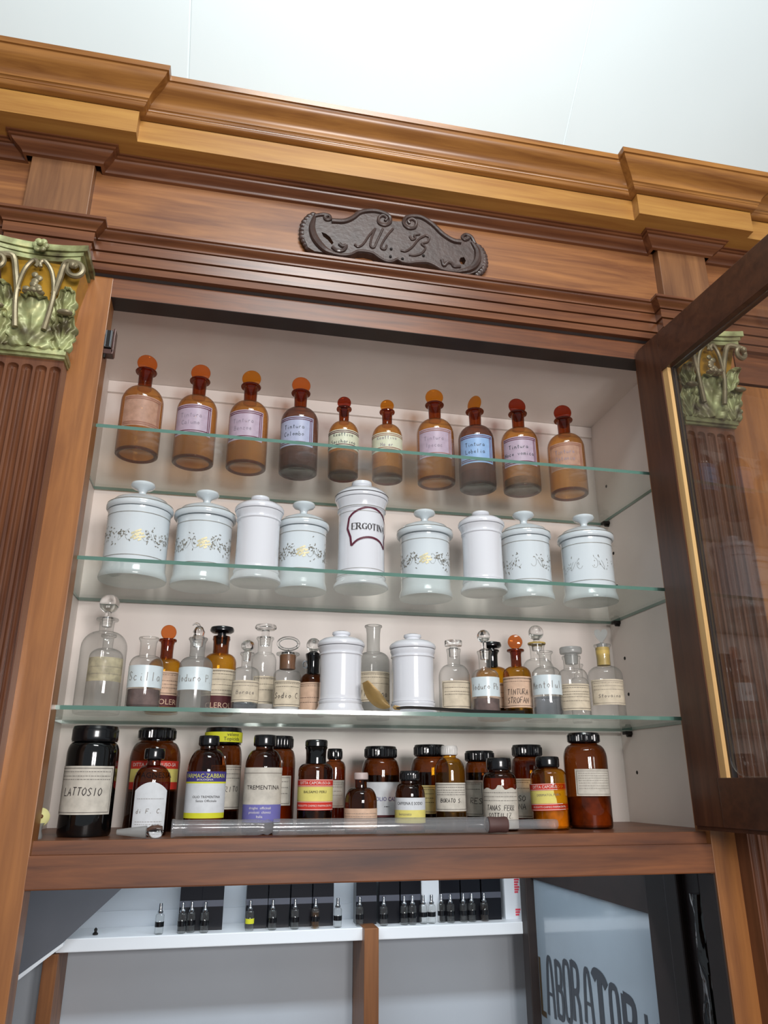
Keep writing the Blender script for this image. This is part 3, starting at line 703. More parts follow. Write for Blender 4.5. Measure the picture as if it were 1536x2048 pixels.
relief('lower_lip', [[(0.3729, 1.0405), (0.3916, 1.0395), (0.408, 1.0440), (0.4197, 1.0525), (0.434, 1.0545), (0.4483, 1.0530), (0.4603, 1.0450), (0.4723, 1.0395), (0.4843, 1.0400), (0.4952, 1.0470), (0.5036, 1.0430), (0.5182, 1.0425), (0.5329, 1.0465), (0.5526, 1.0495), (0.5672, 1.0450), (0.5794, 1.0385), (0.5967, 1.0365), (0.6141, 1.0375)]], .0028)
relief('initial_letter', [[(0.4136, 1.0668), (0.4208, 1.0629), (0.4302, 1.071), (0.4409, 1.0916), (0.4529, 1.1097)], [(0.4529, 1.1097), (0.4458, 1.0866), (0.4439, 1.069), (0.4506, 1.0667), (0.4566, 1.0826), (0.4675, 1.1122)], [(0.4871, 1.1156), (0.4773, 1.1007), (0.4675, 1.0816), (0.4639, 1.068), (0.4711, 1.0655), (0.4748, 1.0747)]], .0022)
relief('initial_letter', [[(0.5015, 1.0685), (0.5112, 1.068), (0.5236, 1.0794), (0.5363, 1.099), (0.5502, 1.1108)], [(0.5502, 1.1108), (0.5576, 1.1071), (0.5536, 1.0961), (0.5423, 1.0898), (0.5496, 1.0822), (0.5419, 1.0684), (0.5283, 1.061), (0.5173, 1.0609)], [(0.519, 1.1034), (0.5234, 1.0963), (0.5301, 1.1009), (0.5285, 1.1071), (0.539, 1.1119)]], .0022)
bm = bmesh.new()
for x, z in ((0.4832, 1.0683), (0.4819, 1.0509), (0.5049, 1.0498), (0.5455, 1.0635)): sphere(bm, (x, -.0255, z), .0028, u=10, v=8)
cpart('stud', bm, 'hole', parent=cart)
rd = random.Random(3)
for cx_, cz_, rx, rz_, a0, da in ((.3545, 1.086, .0365, .046, 120, 110), (.6310, 1.077, .0385, .042, 45, -100)):
    bm = bmesh.new()
    for k in range(11):
        a = math.radians(a0+da*k/10)
        sphere(bm, (cx_+rx*math.cos(a), -.019, cz_+rz_*math.sin(a)), .0056+.0012*rd.random(), sx=1.2, sy=.8, u=8, v=6)
    cpart('toothed_edge', bm, 'carved', parent=cart)

# hinge left behind at the upper left
h = cpart('hinge', bx(.001, .016, -.004, .014, .797, .806, bevel=.0008), 'hingebrown', smooth=False)
cpart('hinge_knuckle', bx(.0015, .013, -.0065, .010, .807, .840, bevel=.001), 'iron', smooth=False, parent=h)
cpart('hinge_plate', bx(.013, .0165, -.004, .016, .800, .845, bevel=.0008), 'hingebrown', smooth=False, parent=h)
bm = bmesh.new(); box(bm, .0022, .0036, -.0078, -.006, .808, .839); box(bm, .0098, .0114, -.0078, -.006, .808, .839)
cpart('hinge_pin', bm, 'chrome', smooth=False, parent=h)
cpart('hinge_screw', bx(.002, .005, -.003, .003, .790, .797), 'iron', smooth=False, parent=h)
# shelf pins and drilled holes on the right side panel
for z in (.6715, .449, .2245):
    bm = bmesh.new(); box(bm, 1.030, 1.045, .283, .297, z-.0025, z+.004, bevel=.0008)
    lathe(bm, [(0, 1.036), (.0035, 1.036), (.0035, 1.0452), (0, 1.0452)], 14, cx=.290, cy=z-.0035, axis='X')
    cpart('shelf_pin', bm, 'iron')
bm = bmesh.new()
for z in (.601, .528, .374, .301, .758, .150):
    lathe(bm, [(0, 1.0442), (.0030, 1.0442), (.0036, 1.0450), (0, 1.0450)], 16, cx=.282, cy=z, axis='X')
cpart('pin_hole', bm, 'hole', parent=sp)
sp.children[0].parent = sp

# the opened glazed door, hinged on the right stile
door = empty('glazed_door', (.974, -.003, .068), 0)
door.parent = cab; door.matrix_parent_inverse = Matrix.Translation((0, 0, 1.55)); door.rotation_euler = (0, 0, math.radians(-86))
door['label'] = 'dark walnut glazed cabinet door standing open'
# door local axes: x runs away from the hinge, y through the thickness
DW, DH, T = .50, .852, .024
def dpart(name, bm, mat, **k): return obj(name, bm, mat, door, **k)
bm = bmesh.new()
prof = [(0, 0), (0, DH-.018)]+[(.018-.018*math.cos(i/5*math.pi/2), DH-.018+.018*math.sin(i/5*math.pi/2)) for i in range(1, 6)]+[(.070, DH), (.070, 0)]
a_ = [bm.verts.new((x, 0, z)) for x, z in prof]; b_ = [bm.verts.new((x, T, z)) for x, z in prof]
bm.faces.new(a_); bm.faces.new(b_[::-1])
for i in range(len(a_)): bm.faces.new((a_[i], b_[i], b_[(i+1) % len(a_)], a_[(i+1) % len(a_)]))
bmesh.ops.recalc_face_normals(bm, faces=list(bm.faces))
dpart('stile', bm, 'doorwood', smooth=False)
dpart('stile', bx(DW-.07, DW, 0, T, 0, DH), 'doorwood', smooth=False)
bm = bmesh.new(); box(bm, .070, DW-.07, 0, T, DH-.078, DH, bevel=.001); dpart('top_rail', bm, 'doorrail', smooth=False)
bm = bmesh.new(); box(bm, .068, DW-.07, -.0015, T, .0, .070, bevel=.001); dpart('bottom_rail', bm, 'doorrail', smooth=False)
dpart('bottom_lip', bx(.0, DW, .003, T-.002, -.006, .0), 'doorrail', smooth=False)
dpart('glazing_bead', bx(.070, .084, .003, .012, .070, DH-.078), 'bead', smooth=False)
dpart('rebate', bx(.084, .088, .010, .019, .070, DH-.078), 'deepbrown', smooth=False)
bm = bmesh.new(); x0, x1, z0, z1 = .087, DW-.07, .071, DH-.079; rr = .030; pr = []
for cx_, cz_, a0 in ((x0+rr, z0+rr, 180), (x1-rr, z0+rr, 270), (x1-.002, z1-.002, 0), (x0+.002, z1-.002, 90)):
    q = rr if a0 in (180, 270) else .002
    for k in range(7): a = math.radians(a0+k*15); pr.append((cx_+q*math.cos(a), cz_+q*math.sin(a)))
a_ = [bm.verts.new((x, .012, z)) for x, z in pr]; b_ = [bm.verts.new((x, .016, z)) for x, z in pr]
bm.faces.new(a_); bm.faces.new(b_[::-1])
for i in range(len(a_)): bm.faces.new((a_[i], b_[i], b_[(i+1) % len(a_)], a_[(i+1) % len(a_)]))
bmesh.ops.recalc_face_normals(bm, faces=list(bm.faces))
dpart('glass_pane', bm, 'doorglass', smooth=False)
bm = bmesh.new()
tube(bm, [(p[0], .0112, p[1]) for p in pr+[pr[0]]], .0009, 6); dpart('pane_edge', bm, 'clear')

# ------------------------------------------------------------------ glass shelves
for k, (z, nm) in enumerate(((.6815, 'glass shelf under the row of amber bottles, uppermost of the three'), (.4565, 'glass shelf under the porcelain jars, the middle one'), (.2330, 'glass shelf carrying mixed clear bottles and two plain jars, lowest of the three'))):
    bm = bmesh.new(); fs = box(bm, -.044, 1.044, .030, .322, z-.003, z+.003)
    for i in (0, 1, 2, 3): fs[i].material_index = 1
    o = obj('glass_shelf', bm, None, None, False, ['shelfglass', 'shelfedge']); tag(o, nm, 'shelf', 'glass shelves in the cabinet')

# ------------------------------------------------------------------ first shelf: amber stoppered bottles
G1 = 'amber stoppered bottles on the upper glass shelf'
R1 = [ # x, y, r, lip, body, stopper, label mat, rotation, line ink, text, contents, tilt of disc, label text
 (.051, .154, .0377, .174, 'amber', 'stopperorange', 'pinkworn', 8, 'ochreink', [], 0, 'amber bottle with a worn blank pinkish label, leftmost on the upper shelf'),
 (.149, .170, .0377, .175, 'amber', 'stopperorange', 'lilac', -6, 'maroonink', ['Tintura', 'Calumo'], 0, 'amber bottle with lilac label reading Calumo, second from the left on the upper shelf'),
 (.246, .174, .0376, .176, 'amber', 'stopperyellow', 'lilac', -6, 'maroonink', ['Tintura', 'Benzoe'], 0, 'amber bottle with lilac label and yellow disc stopper, third from the left'),
 (.344, .178, .0370, .175, 'amberdusty', 'stopperorange', 'bluegrey', -6, 'maroonink', ['Tintura', 'Colombo'], 10, 'dark amber bottle with blue grey label and orange stopper, fourth from the left'),
 (.431, .177, .0296, .149, 'amber', 'stopperred', 'green_white', 0, 'maroonink', ['Reattivo', 'Saccharina'], 0, 'small amber bottle with whitish label and red stopper over dark contents'),
 (.518, .174, .0301, .150, 'amber', 'stopperyellow', 'green_white', 0, 'ochreink', ['Reattivo', 'Mayer'], 0, 'small amber bottle with pale green label and small yellow stopper'),
 (.617, .173, .0375, .176, 'amber', 'stopperyellow', 'lilac', 6, 'ochreink', ['Tintura', 'Ipecac'], 0, 'amber bottle with faded lilac label right of the two small bottles'),
 (.707, .184, .0372, .176, 'amberdusty', 'stopperyellow', 'blue_enamel', 6, 'maroonink', ['Tintura', 'Lobelia'], -48, 'dark amber bottle with sky blue label reading Lobelia'),
 (.799, .177, .0382, .177, 'amber', 'stopperred', 'lilac', 6, 'maroonink', ['Tintura', 'Noce vomica'], 12, 'amber bottle with lilac label, second from the right on the upper shelf'),
 (.901, .176, .0381, .172, 'amber', 'stopperred', 'pinkworn', 6, 'ochreink', ['Tintura', 'Ratania'], 0, 'amber bottle with pink label and dark red stopper, rightmost on the upper shelf')]
CONT1 = {3: .034, 4: .046, 5: .020, 7: .032, 8: .022}
for i, (x, y, r, lip, bm_, st_, lm, ro, ink, tx, tl, nm) in enumerate(R1):
    face = math.degrees(math.atan2(CAM[0]-x, -(CAM[1]-y)))
    t = bottle('amber_bottle', x, y, ROWS[1], r, lip*.60, lip*.78, r*.34, lip, r*.52, bm_, face+ro, 'amberneck')
    tag(t, nm, 'bottle', G1)
    small = r < .033
    if i in CONT1: contents(t, r, .004, CONT1[i], 'darkpowder')
    bm = bmesh.new(); lathe(bm, [(r*.80, .0012), (r*.93, .0004), (r*.985, .0016), (r*.985, .0050), (r*.90, .0060), (r*.80, .0040), (r*.80, .0012)], 48); obj('base_ring', bm, 'amberneck', t)
    disc_stopper(t, .0185 if not small else .0138, lip+(.0165 if not small else .0125), r*.34, lip, st_, tl)
    z0, z1 = (.044, .117) if not small else (.050, .102)
    a0, a1 = (-62, 50) if not small else (-80, 80)
    bm = bmesh.new(); patch(bm, r, a0, a1, z0, min(z1, lip*.60), n=28)
    lab = obj('enamel_label', bm, lm, t)
    W = wrapper(r, .0009); u0, u1 = math.radians(a0)*r, math.radians(a1)*r; zt = min(z1, lip*.60)
    bm = bmesh.new()
    for v in (z0+.004, z0+.0075, zt-.003, zt-.0065): ribbon(bm, [(u0+.002, v), (u1-.002, v)], .0015, W)
    if not small:
        for q in (0, .0035): ribbon(bm, [(u1-.004-q, z0+.004+q), (u1-.004-q, zt-.003-q)], .0014, W)
    obj('border', bm, ink, lab)
    if tx:
        bm = bmesh.new(); hh = .0085 if not small else .0075
        for k, s in enumerate(tx):
            write(bm, s, (u0+u1)/2-(.002 if not small else 0), (z0+zt)/2+.009-k*.015, hh, .0010, W, cw=.50)
        obj('lettering', bm, 'fadedink' if ink == 'ochreink' or i in (1, 2) else 'slate', lab)

# ------------------------------------------------------------------ porcelain jars
def jar_knob(x, y, z, r, H, lr, nm, group, floral=1.0, gold=True):
    t = empty('porcelain_jar', (x, y, z), math.degrees(math.atan2(CAM[0]-x, -(CAM[1]-y)))); tag(t, nm, 'jar', group)
    zl = H*.665; bm = bmesh.new()
    lathe(bm, [(0, .004), (r*.95, .002), (r*1.055, .0), (r*1.075, .003), (r*1.06, .009), (r*1.01, .016), (r*1.0, .022), (r, zl-.006), (r*1.02, zl), (r*.9, zl+.001), (0, zl+.001)], 56)
    obj('body', bm, 'ceramic', t)
    bm = bmesh.new(); k = H-zl
    lathe(bm, [(0, zl+.0015), (lr*.96, zl+.0015), (lr, zl+.004), (lr*1.01, zl+.009), (lr*.985, zl+.013), (lr*.93, zl+.014), (lr*.90, zl+.016), (lr*.80, zl+k*.37), (lr*.55, zl+k*.47), (lr*.30, zl+k*.525),
               (.0095, zl+k*.55), (.0070, zl+k*.62), (.0070, zl+k*.70), (.0100, zl+k*.76), (.019, zl+k*.82), (.0215, zl+k*.88), (.0205, zl+k*.94), (.014, H-.0005), (0, H)], 56)
    lid = obj('lid', bm, 'ceramic', t)
    bm = bmesh.new(); W = wrapper(r, .0006)
    c2 = 2*math.pi*r
    for v in (.034, zl-.012): ribbon(bm, [(-c2/2, v), (c2/2, v)], .0009, W)
    if floral:
        rd = random.Random(int(x*1000)+5); zc = zl*.56
        for k in range(int(150*floral)):
            u = rd.uniform(-r*1.55, r*1.55)
            if abs(u) < .012: continue
            v = zc+rd.gauss(0, .008)-.004*math.cos(abs(u)*140); a = rd.uniform(0, 6.28); L = rd.uniform(.0010, .0024)
            ribbon(bm, [(u-L*math.cos(a), v-L*math.sin(a)), (u, v), (u+L*math.cos(a), v+L*math.sin(a))], rd.uniform(.0010, .0020)*floral**.5, W)
        for s in (-1, 1):
            for q in range(2):
                pts = [(s*(.014+q*.013+.006*math.sin(j*.7)), zc+.010*math.cos(j*.7+q)) for j in range(7)]
                ribbon(bm, pts, .0004, W)
    obj('painted_band', bm, 'gilt', t)
    bm = bmesh.new(); W2 = wrapper(lr*.985, .0006)
    ribbon(bm, [(-math.pi*lr*.985, zl+.0125), (math.pi*lr*.985, zl+.0125)], .0011, W2)
    obj('gilt_line', bm, 'gilt', lid)
    if gold:
        bm = bmesh.new(); rd = random.Random(2); zc = zl*.56
        for k in range(14):
            a = k*2.4; q = .0105*math.sqrt(k/14); L = .0026
            u, v = q*math.cos(a), zc+q*math.sin(a)
            ribbon(bm, [(u-L, v-L*.5), (u+L, v+L*.5)], .0032, W)
        obj('gold_medallion', bm, 'gold', t)
    return t
def jar_plain(x, y, z, r, H, lr, nm, group, mat='ceramic_plain', rims=None):
    t = empty('plain_porcelain_jar', (x, y, z), math.degrees(math.atan2(CAM[0]-x, -(CAM[1]-y)))); tag(t, nm, 'jar', group)
    zl = H*.80; bm = bmesh.new()
    lathe(bm, [(0, .003), (r*.80, .002), (r*1.10, .0), (r*1.16, .002), (r*1.16, .006), (r*1.06, .012), (r*1.03, .016), (r*1.055, .018), (r*1.055, .0205), (r*1.0, .022), (r*1.025, .0235), (r*1.0, .026), (r*1.0, .030),
               (r*.985, H*.5), (r*1.0, H*.68), (r*1.0, H*.695), (r*1.05, H*.702), (r*1.05, H*.718), (r*1.01, H*.724), (r*1.03, H*.745), (r*1.08, H*.775), (lr*.97, zl), (r*.85, zl+.0005), (0, zl+.0005)], 56)
    obj('body', bm, mat, t)
    bm = bmesh.new(); k = H-zl
    lathe(bm, [(0, zl+.001), (lr*.98, zl+.001), (lr*1.01, zl+.003), (lr*1.01, zl+k*.22), (lr*.96, zl+k*.34), (lr*.80, zl+k*.50), (lr*.55, zl+k*.60), (lr*.36, zl+k*.66), (lr*.33, zl+k*.74), (lr*.39, zl+k*.82), (lr*.38, H-.0015), (lr*.28, H), (0, H)], 56)
    lid = obj('lid', bm, mat, t)
    if rims:
        W = wrapper(r*1.05, .0006); bm = bmesh.new()
        for v in (H*.71, .0195): ribbon(bm, [(-math.pi*r*1.05, v), (math.pi*r*1.05, v)], .0009, W)
        W = wrapper(r*1.0, .0006)
        for v in (.030, H*.66): ribbon(bm, [(-math.pi*r, v), (math.pi*r, v)], .0007, W)
        obj('rim_line', bm, 'gilt', t)
        W = wrapper(lr*1.01, .0006); bm = bmesh.new(); v = zl+k*.20
        ribbon(bm, [(-math.pi*lr*1.01, v), (math.pi*lr*1.01, v)], .0013, W); obj('rim_line', bm, 'ink', lid)
    return t
G2 = 'lidded porcelain jars on the middle glass shelf'
jar_knob(.066, .179, ROWS[2], .0535, .185, .0576, 'white porcelain jar with knobbed lid and grey floral band, leftmost on the middle shelf', G2)
jar_knob(.180, .196, ROWS[2], .0495, .183, .0560, 'knobbed porcelain jar with floral band, second from the left on the middle shelf', G2)
jar_plain(.276, .151, ROWS[2], .0380, .162, .0438, 'plain white porcelain jar between two floral jars at the left of the middle shelf', G2)
jar_knob(.360, .194, ROWS[2], .0440, .174, .0489, 'porcelain jar with dark floral band just left of the tall lettered jar', G2)
e5 = jar_plain(.465, .157, ROWS[2], .0430, .209, .0498, 'tall white porcelain jar lettered ERGOTINA in a maroon shield', G2, rims=True)
jar_knob(.599, .202, ROWS[2], .0475, .179, .0551, 'porcelain jar with strong gold medallion just right of the tall lettered jar', G2)
jar_plain(.693, .138, ROWS[2], .0372, .159, .0436, 'plain white porcelain jar at the right of the middle shelf', G2)
jar_knob(.799, .183, ROWS[2], .0470, .183, .0514, 'porcelain jar with faint floral band, second from the right on the middle shelf', G2, floral=.6, gold=False)
jar_knob(.921, .167, ROWS[2], .0490, .180, .0550, 'porcelain jar with almost worn away decoration, rightmost on the middle shelf', G2, floral=.3, gold=False)
# shield and ERGOTINA
e5.rotation_euler[2] += math.radians(22)
SC = 1.28
def sc(p): return [(a*SC, .108+(b-.1075)*SC) for a, b in p]
W = wrapper(.0430, .0007); bm = bmesh.new()
top = [(-.031, .121), (-.024, .128), (-.012, .134), (0, .1365), (.014, .1335), (.026, .127), (.034, .118)]
bot = [(-.027, .079), (-.018, .087), (-.006, .091), (.006, .091), (.018, .087), (.027, .079)]
top = sc(top); bot = sc(bot)
def smooth2(p): return [(q.x, q.y) for q in catmull([(a, b, 0) for a, b in p], 3)]
ribbon(bm, smooth2(top), .0038, W); ribbon(bm, smooth2(bot), .0038, W)
ribbon(bm, sc([(-.027, .079), (-.0285, .092), (-.0335, .105), (-.031, .121)]), .0038, W); ribbon(bm, sc([(.027, .079), (.0285, .092), (.0335, .105), (.034, .118)]), .0038, W)
sh = obj('shield_outline', bm, 'maroonink', e5)
bm = bmesh.new()
SE = {'E': [((0, 0), (0, 1), .15), ((0, 1), (.75, 1), .06), ((0, 0), (.75, 0), .06), ((0, .52), (.5, .52), .05), ((.75, 1), (.75, .82), .06), ((.75, 0), (.75, .2), .06), ((-.12, 1), (0, 1), .05), ((-.12, 0), (0, 0), .05)],
 'R': [((0, 0), (0, 1), .15), ((0, 1), (.5, .98), .06), ((.5, .98), (.62, .76), .13), ((.62, .76), (.5, .54), .13), ((.5, .54), (0, .52), .05), ((.3, .52), (.75, 0), .14), ((-.12, 0), (.14, 0), .05), ((-.12, 1), (0, 1), .05), ((.75, 0), (.9, .02), .05)],
 'G': [((.75, .78), (.5, .98), .06), ((.5, .98), (.15, .85), .07), ((.15, .85), (.02, .5), .15), ((.02, .5), (.15, .12), .15), ((.15, .12), (.5, .02), .07), ((.5, .02), (.75, .14), .06), ((.75, 0), (.75, .42), .14), ((.6, .43), (.9, .43), .05), ((.78, 1), (.78, .75), .05)],
 'O': [((.4, 1), (.08, .75), .08), ((.08, .75), (.08, .25), .15), ((.08, .25), (.4, 0), .08), ((.4, 0), (.72, .25), .08), ((.72, .25), (.72, .75), .15), ((.72, .75), (.4, 1), .08)],
 'T': [((.38, 0), (.38, 1), .15), ((0, 1), (.76, 1), .06), ((0, 1), (0, .8), .06), ((.76, 1), (.76, .8), .06), ((.22, 0), (.54, 0), .05)],
 'I': [((.2, 0), (.2, 1), .15), ((.05, 0), (.35, 0), .05), ((.05, 1), (.35, 1), .05)],
 'N': [((0, 0), (0, 1), .06), ((0, 1), (.7, 0), .15), ((.7, 0), (.7, 1), .06), ((-.12, 0), (.12, 0), .05), ((.58, 1), (.82, 1), .05), ((-.12, 1), (.05, 1), .05)],
 'A': [((0, 0), (.36, 1), .06), ((.36, 1), (.72, 0), .15), ((.14, .35), (.56, .35), .05), ((-.1, 0), (.1, 0), .05), ((.6, 0), (.84, 0), .05)]}
hh = .0118; x = -.0335
for ch, ad in zip('ERGOTINA', (.93, 1.0, 1.0, .96, .92, .56, .98, .9)):
    for p0, p1, wd in SE[ch]: ribbon(bm, [(x+p0[0]*hh*.82, .108-hh/2+p0[1]*hh), (x+p1[0]*hh*.82, .108-hh/2+p1[1]*hh)], wd*1.15*hh, W)
    x += ad*hh*.82
obj('lettering', bm, 'ink', sh)

# ------------------------------------------------------------------ third shelf
G3 = 'mixed bottles on the lowest glass shelf'
def face_of(x, y): return math.degrees(math.atan2(CAM[0]-x, -(CAM[1]-y)))
def B3(x, y, r, zs, zn, nr, lz, lr, mat, nm, name='glass_bottle', neckmat=None, ro=0, sy=1.0):
    t = bottle(name, x, y, ROWS[3], r, zs, zn, nr, lz, lr, mat, face_of(x, y)+ro, neckmat, sy)
    tag(t, nm, 'bottle', G3); return t
t = B3(.032, .190, .0373, .108, .136, .0120, .159, .0185, 'clear', 'large clear bottle with ball stopper, rearmost at the left end of the lowest glass shelf'); ball_stopper(t, .0165, .185, .012, .159)
t = B3(.052, .090, .0254, .078, .092, .0080, .114, .0120, 'clear', 'small clear bottle with torn yellowish label, in front of the large ball-stoppered one')
bordered_label(t, .0254, -75, 78, .040, .076, 'ghost', rows=(.3, .6), inkm='greyink', border=False)
t = B3(.114, .080, .0255, .066, .081, .0125, .110, .0155, 'clear', 'open clear bottle with white label lettered Scilla')
bordered_label(t, .0255, -80, 80, .031, .064, 'enamel_white', text='Scilla', inkm='greyink', border=False, th=.013, tv=.5, slant=0, cw=.5); contents(t, .0255, .003, .029, 'darkpowder')
t = B3(.137, .160, .0270, .076, .090, .0105, .122, .0148, 'amberclean', 'amber bottle with bright orange disc stopper, behind the open bottle lettered Scilla', 'amber_bottle', 'amberneck'); disc_stopper(t, .0128, .134, .0105, .122, 'stopperorange')
bordered_label(t, .0270, -60, 80, .028, .066, 'buff', rows=(.85, .6, .45, .3)); bm = bmesh.new(); patch(bm, .027, -60, 80, .010, .028); lb = obj('lower_label', bm, 'maroon', t)
bm = bmesh.new(); put_print(bm, 'OLERI', .010, .017, .012, wrapper(.027, .0009)); obj('lettering', bm, 'buff', lb)
t = B3(.189, .090, .0260, .068, .083, .0120, .114, .0150, 'milky', 'milky clear bottle with white label and pointed glass stopper')
bordered_label(t, .0260, -80, 80, .030, .065, 'enamel_white', text='Ioduro P.', inkm='greyink', border=False, th=.011, tv=.5, slant=0, cw=.45)
bm = bmesh.new(); lathe(bm, [(0, .100), (.008, .100), (.010, .115), (.0085, .117), (.0095, .124), (.006, .131), (.0035, .133), (0, .133)], 24)
tube(bm, catmull([(.0, 0, .130), (-.002, 0, .136), (-.007, 0, .137), (-.011, 0, .134)], 4), .0030, 8, lambda q: 1-.75*q); obj('stopper', bm, 'clearsolid', t)
t = B3(.225, .170, .0275, .086, .102, .0135, .132, .0148, 'amberclean', 'amber bottle with black mushroom stopper and cream label lettered CLEROL', 'amber_bottle', 'brownglass'); mush_stopper(t, .0205, .138, .149, .0135, .132, 'black')
bordered_label(t, .0275, -70, 78, .030, .074, 'cream', rows=(.9, .8, .6, .4, .2)); bm = bmesh.new(); patch(bm, .0275, -70, 78, .006, .030); lb = obj('lower_label', bm, 'maroon', t)
bm = bmesh.new(); put_print(bm, 'CLEROL', .002, .014, .0125, wrapper(.0275, .0009)); obj('lettering', bm, 'buff', lb)
contents(t, .0275, .003, .066, 'darkliquid')
t = B3(.268, .090, .0211, .059, .070, .0085, .093, .0115, 'clear', 'small clear bottle with knob stopper and cream label, before the mushroom-stoppered clear one')
bm = bmesh.new(); sphere(bm, (0, 0, .1045), .0108, sz=.85, u=24, v=16); lathe(bm, [(0, .08), (.006, .08), (.0068, .094), (.004, .097), (0, .1)], 20); obj('stopper', bm, 'clearsolid', t)
bordered_label(t, .0211, -78, 80, .014, .047, 'cream', rows=(.9, .75), text='Borace', inkm='greyink', th=.006); contents(t, .0211, .003, .013, 'liquid')
t = B3(.300, .180, .0210, .092, .108, .0125, .135, .0155, 'clear', 'tall clear bottle with clear mushroom stopper, behind the two small labelled bottles'); mush_stopper(t, .0190, .148, .158, .0125, .135, 'clearsolid')
bordered_label(t, .0210, -50, 80, .020, .066, 'cream', rows=(.9, .7, .5))
t = B3(.335, .110, .0222, .060, .070, .0135, .098, .0195, 'clear', 'clear bottle with glass ring stopper and stained neck, labelled Sodio')
bm = bmesh.new(); lathe(bm, [(.0128, .071), (.0130, .080), (.0132, .094), (.0125, .0945)], 30); obj('brown_stain', bm, 'brownresin', t)
bm = bmesh.new(); tube(bm, [(.0170*math.cos(a*math.pi/12), 0, .1135+.0100*math.sin(a*math.pi/12)) for a in range(25)], .0026, 8); lathe(bm, [(0, .085), (.010, .085), (.011, .0985), (.004, .101), (0, .104)], 24); obj('stopper', bm, 'clearsolid', t)
bordered_label(t, .0222, -62, 78, .010, .051, 'cream', rows=(.88, .75), text='Sodio C.', th=.0085, tv=.42, cw=.5); contents(t, .0222, .003, .0095, 'powder')
t = B3(.383, .160, .0235, .052, .072, .0115, .106, .0135, 'brownglass', 'dark brown bottle with clear ball stopper, half hidden by the plain jar', 'brown_bottle', 'blackglass'); ball_stopper(t, .0125, .121, .0115, .106)
bordered_label(t, .0235, -78, 60, .004, .055, 'buff', rows=(.88, .5, .35)); contents(t, .0235, .003, .045, 'darkliquid')
bm = bmesh.new(); tube(bm, [(-.0135+.004*math.cos(a), -.004, .087+.006*math.sin(a)) for a in [k*.52 for k in range(13)]], .0012, 6); obj('wire_loop', bm, 'chrome', t)
jar_plain(.424, .110, ROWS[3], .0350, .137, .0400, 'plain white lidded jar on the lowest glass shelf, left of the spoon handle', 'plain white jars on the lowest glass shelf')
t = B3(.500, .215, .0302, .103, .121, .0125, .171, .0165, 'milky', 'tall open clear bottle with stained cream label, behind the spoon bowl')
bordered_label(t, .0302, -80, 75, .030, .083, 'cream', rows=(.9, .8, .6), text='Glicerina', th=.011, tv=.28, cw=.45)
jar_plain(.551, .120, ROWS[3], .0360, .139, .0400, 'plain white lidded jar on the lowest glass shelf, standing behind the dark spoon handle', 'plain white jars on the lowest glass shelf')
t = B3(.628, .130, .0272, .068, .090, .0112, .118, .0128, 'clear', 'clear bottle with flat disc stopper, just right of the second plain jar')
bm = bmesh.new(); lathe(bm, [(0, .104), (.0075, .104), (.0085, .119), (.006, .1205), (.006, .1225), (.0150, .1232), (.0155, .1262), (.0155, .1315), (.0148, .1325), (0, .1325)], 36); obj('stopper', bm, 'clearsolid', t)
bordered_label(t, .0272, -50, 80, .014, .060, 'cream', rows=(.6, .5, .75), ucen=0.006)
t = B3(.671, .090, .0235, .063, .078, .0105, .109, .0128, 'clear', 'clear bottle with ball stopper and white label, in front of the black-stoppered amber one'); ball_stopper(t, .0112, .135, .0105, .109)
bordered_label(t, .0235, -80, 80, .031, .063, 'enamel_white', text='Ioduro Pb', inkm='greyink', border=False, th=.010, tv=.5, slant=0, cw=.42); contents(t, .0235, .003, .028, 'darkpowder')
t = B3(.717, .180, .0310, .078, .096, .0110, .127, .0145, 'amberclean', 'amber bottle with black mushroom stopper, behind the white-labelled ball-stoppered bottle', 'amber_bottle', 'blackglass'); mush_stopper(t, .0190, .131, .142, .011, .127, 'black')
bordered_label(t, .0310, -70, 78, .020, .064, 'buff', rows=(.9, .6, .4)); contents(t, .0310, .003, .055, 'darkliquid')
t = B3(.743, .126, .0248, .074, .090, .0095, .120, .0155, 'amberclean', 'amber bottle with orange disc stopper and large label lettered Tintura Strofan', 'amber_bottle', 'amberneck'); disc_stopper(t, .0132, .134, .0095, .120, 'stopperorange')
bordered_label(t, .0248, -80, 80, .017, .070, 'buff', rows=(.92, .84), text=['TINTURA', 'STROFAN'], th=.0095, tv=.50, cw=.42); contents(t, .0248, .003, .016, 'darkliquid')
t = B3(.812, .190, .0300, .090, .115, .0135, .145, .0168, 'clear', 'clear bottle with ball stopper and yellowed lip, rising behind the white-labelled open bottle'); ball_stopper(t, .0142, .165, .0135, .145)
bm = bmesh.new(); lathe(bm, [(.0165, .1425), (.0172, .1440), (.0165, .1458), (.012, .1460)], 30); obj('lip_stain', bm, 'cork', t)
t = B3(.782, .088, .0248, .070, .085, .0105, .112, .0140, 'clear', 'open clear bottle with white label lettered Mentol')
bordered_label(t, .0248, -80, 80, .036, .069, 'enamel_white', text='Mentolul', inkm='greyink', border=False, th=.012, tv=.5, slant=0, cw=.42); contents(t, .0248, .003, .033, 'liquid')
t = B3(.842, .110, .0262, .070, .086, .0148, .109, .0168, 'clear', 'clear wide-necked bottle with flat frosted stopper, left of the heart-stoppered one')
bm = bmesh.new(); lathe(bm, [(0, .095), (.011, .095), (.0125, .110), (.010, .1125), (.0190, .1135), (.0198, .116), (.0198, .1225), (.0185, .1245), (0, .1245)], 36); obj('stopper', bm, 'frosted', t)
bordered_label(t, .0262, -72, 80, .013, .058, 'cream', rows=(.85, .7, .6, .5, .35))
t = B3(.900, .205, .0180, .070, .085, .0080, .110, .0105, 'clear', 'small open clear bottle, rearmost near the right end of the lowest glass shelf')
t = B3(.910, .120, .0310, .076, .094, .0125, .134, .0158, 'clear', 'clear bottle with heart-shaped stopper and yellowed neck, rightmost on the lowest glass shelf')
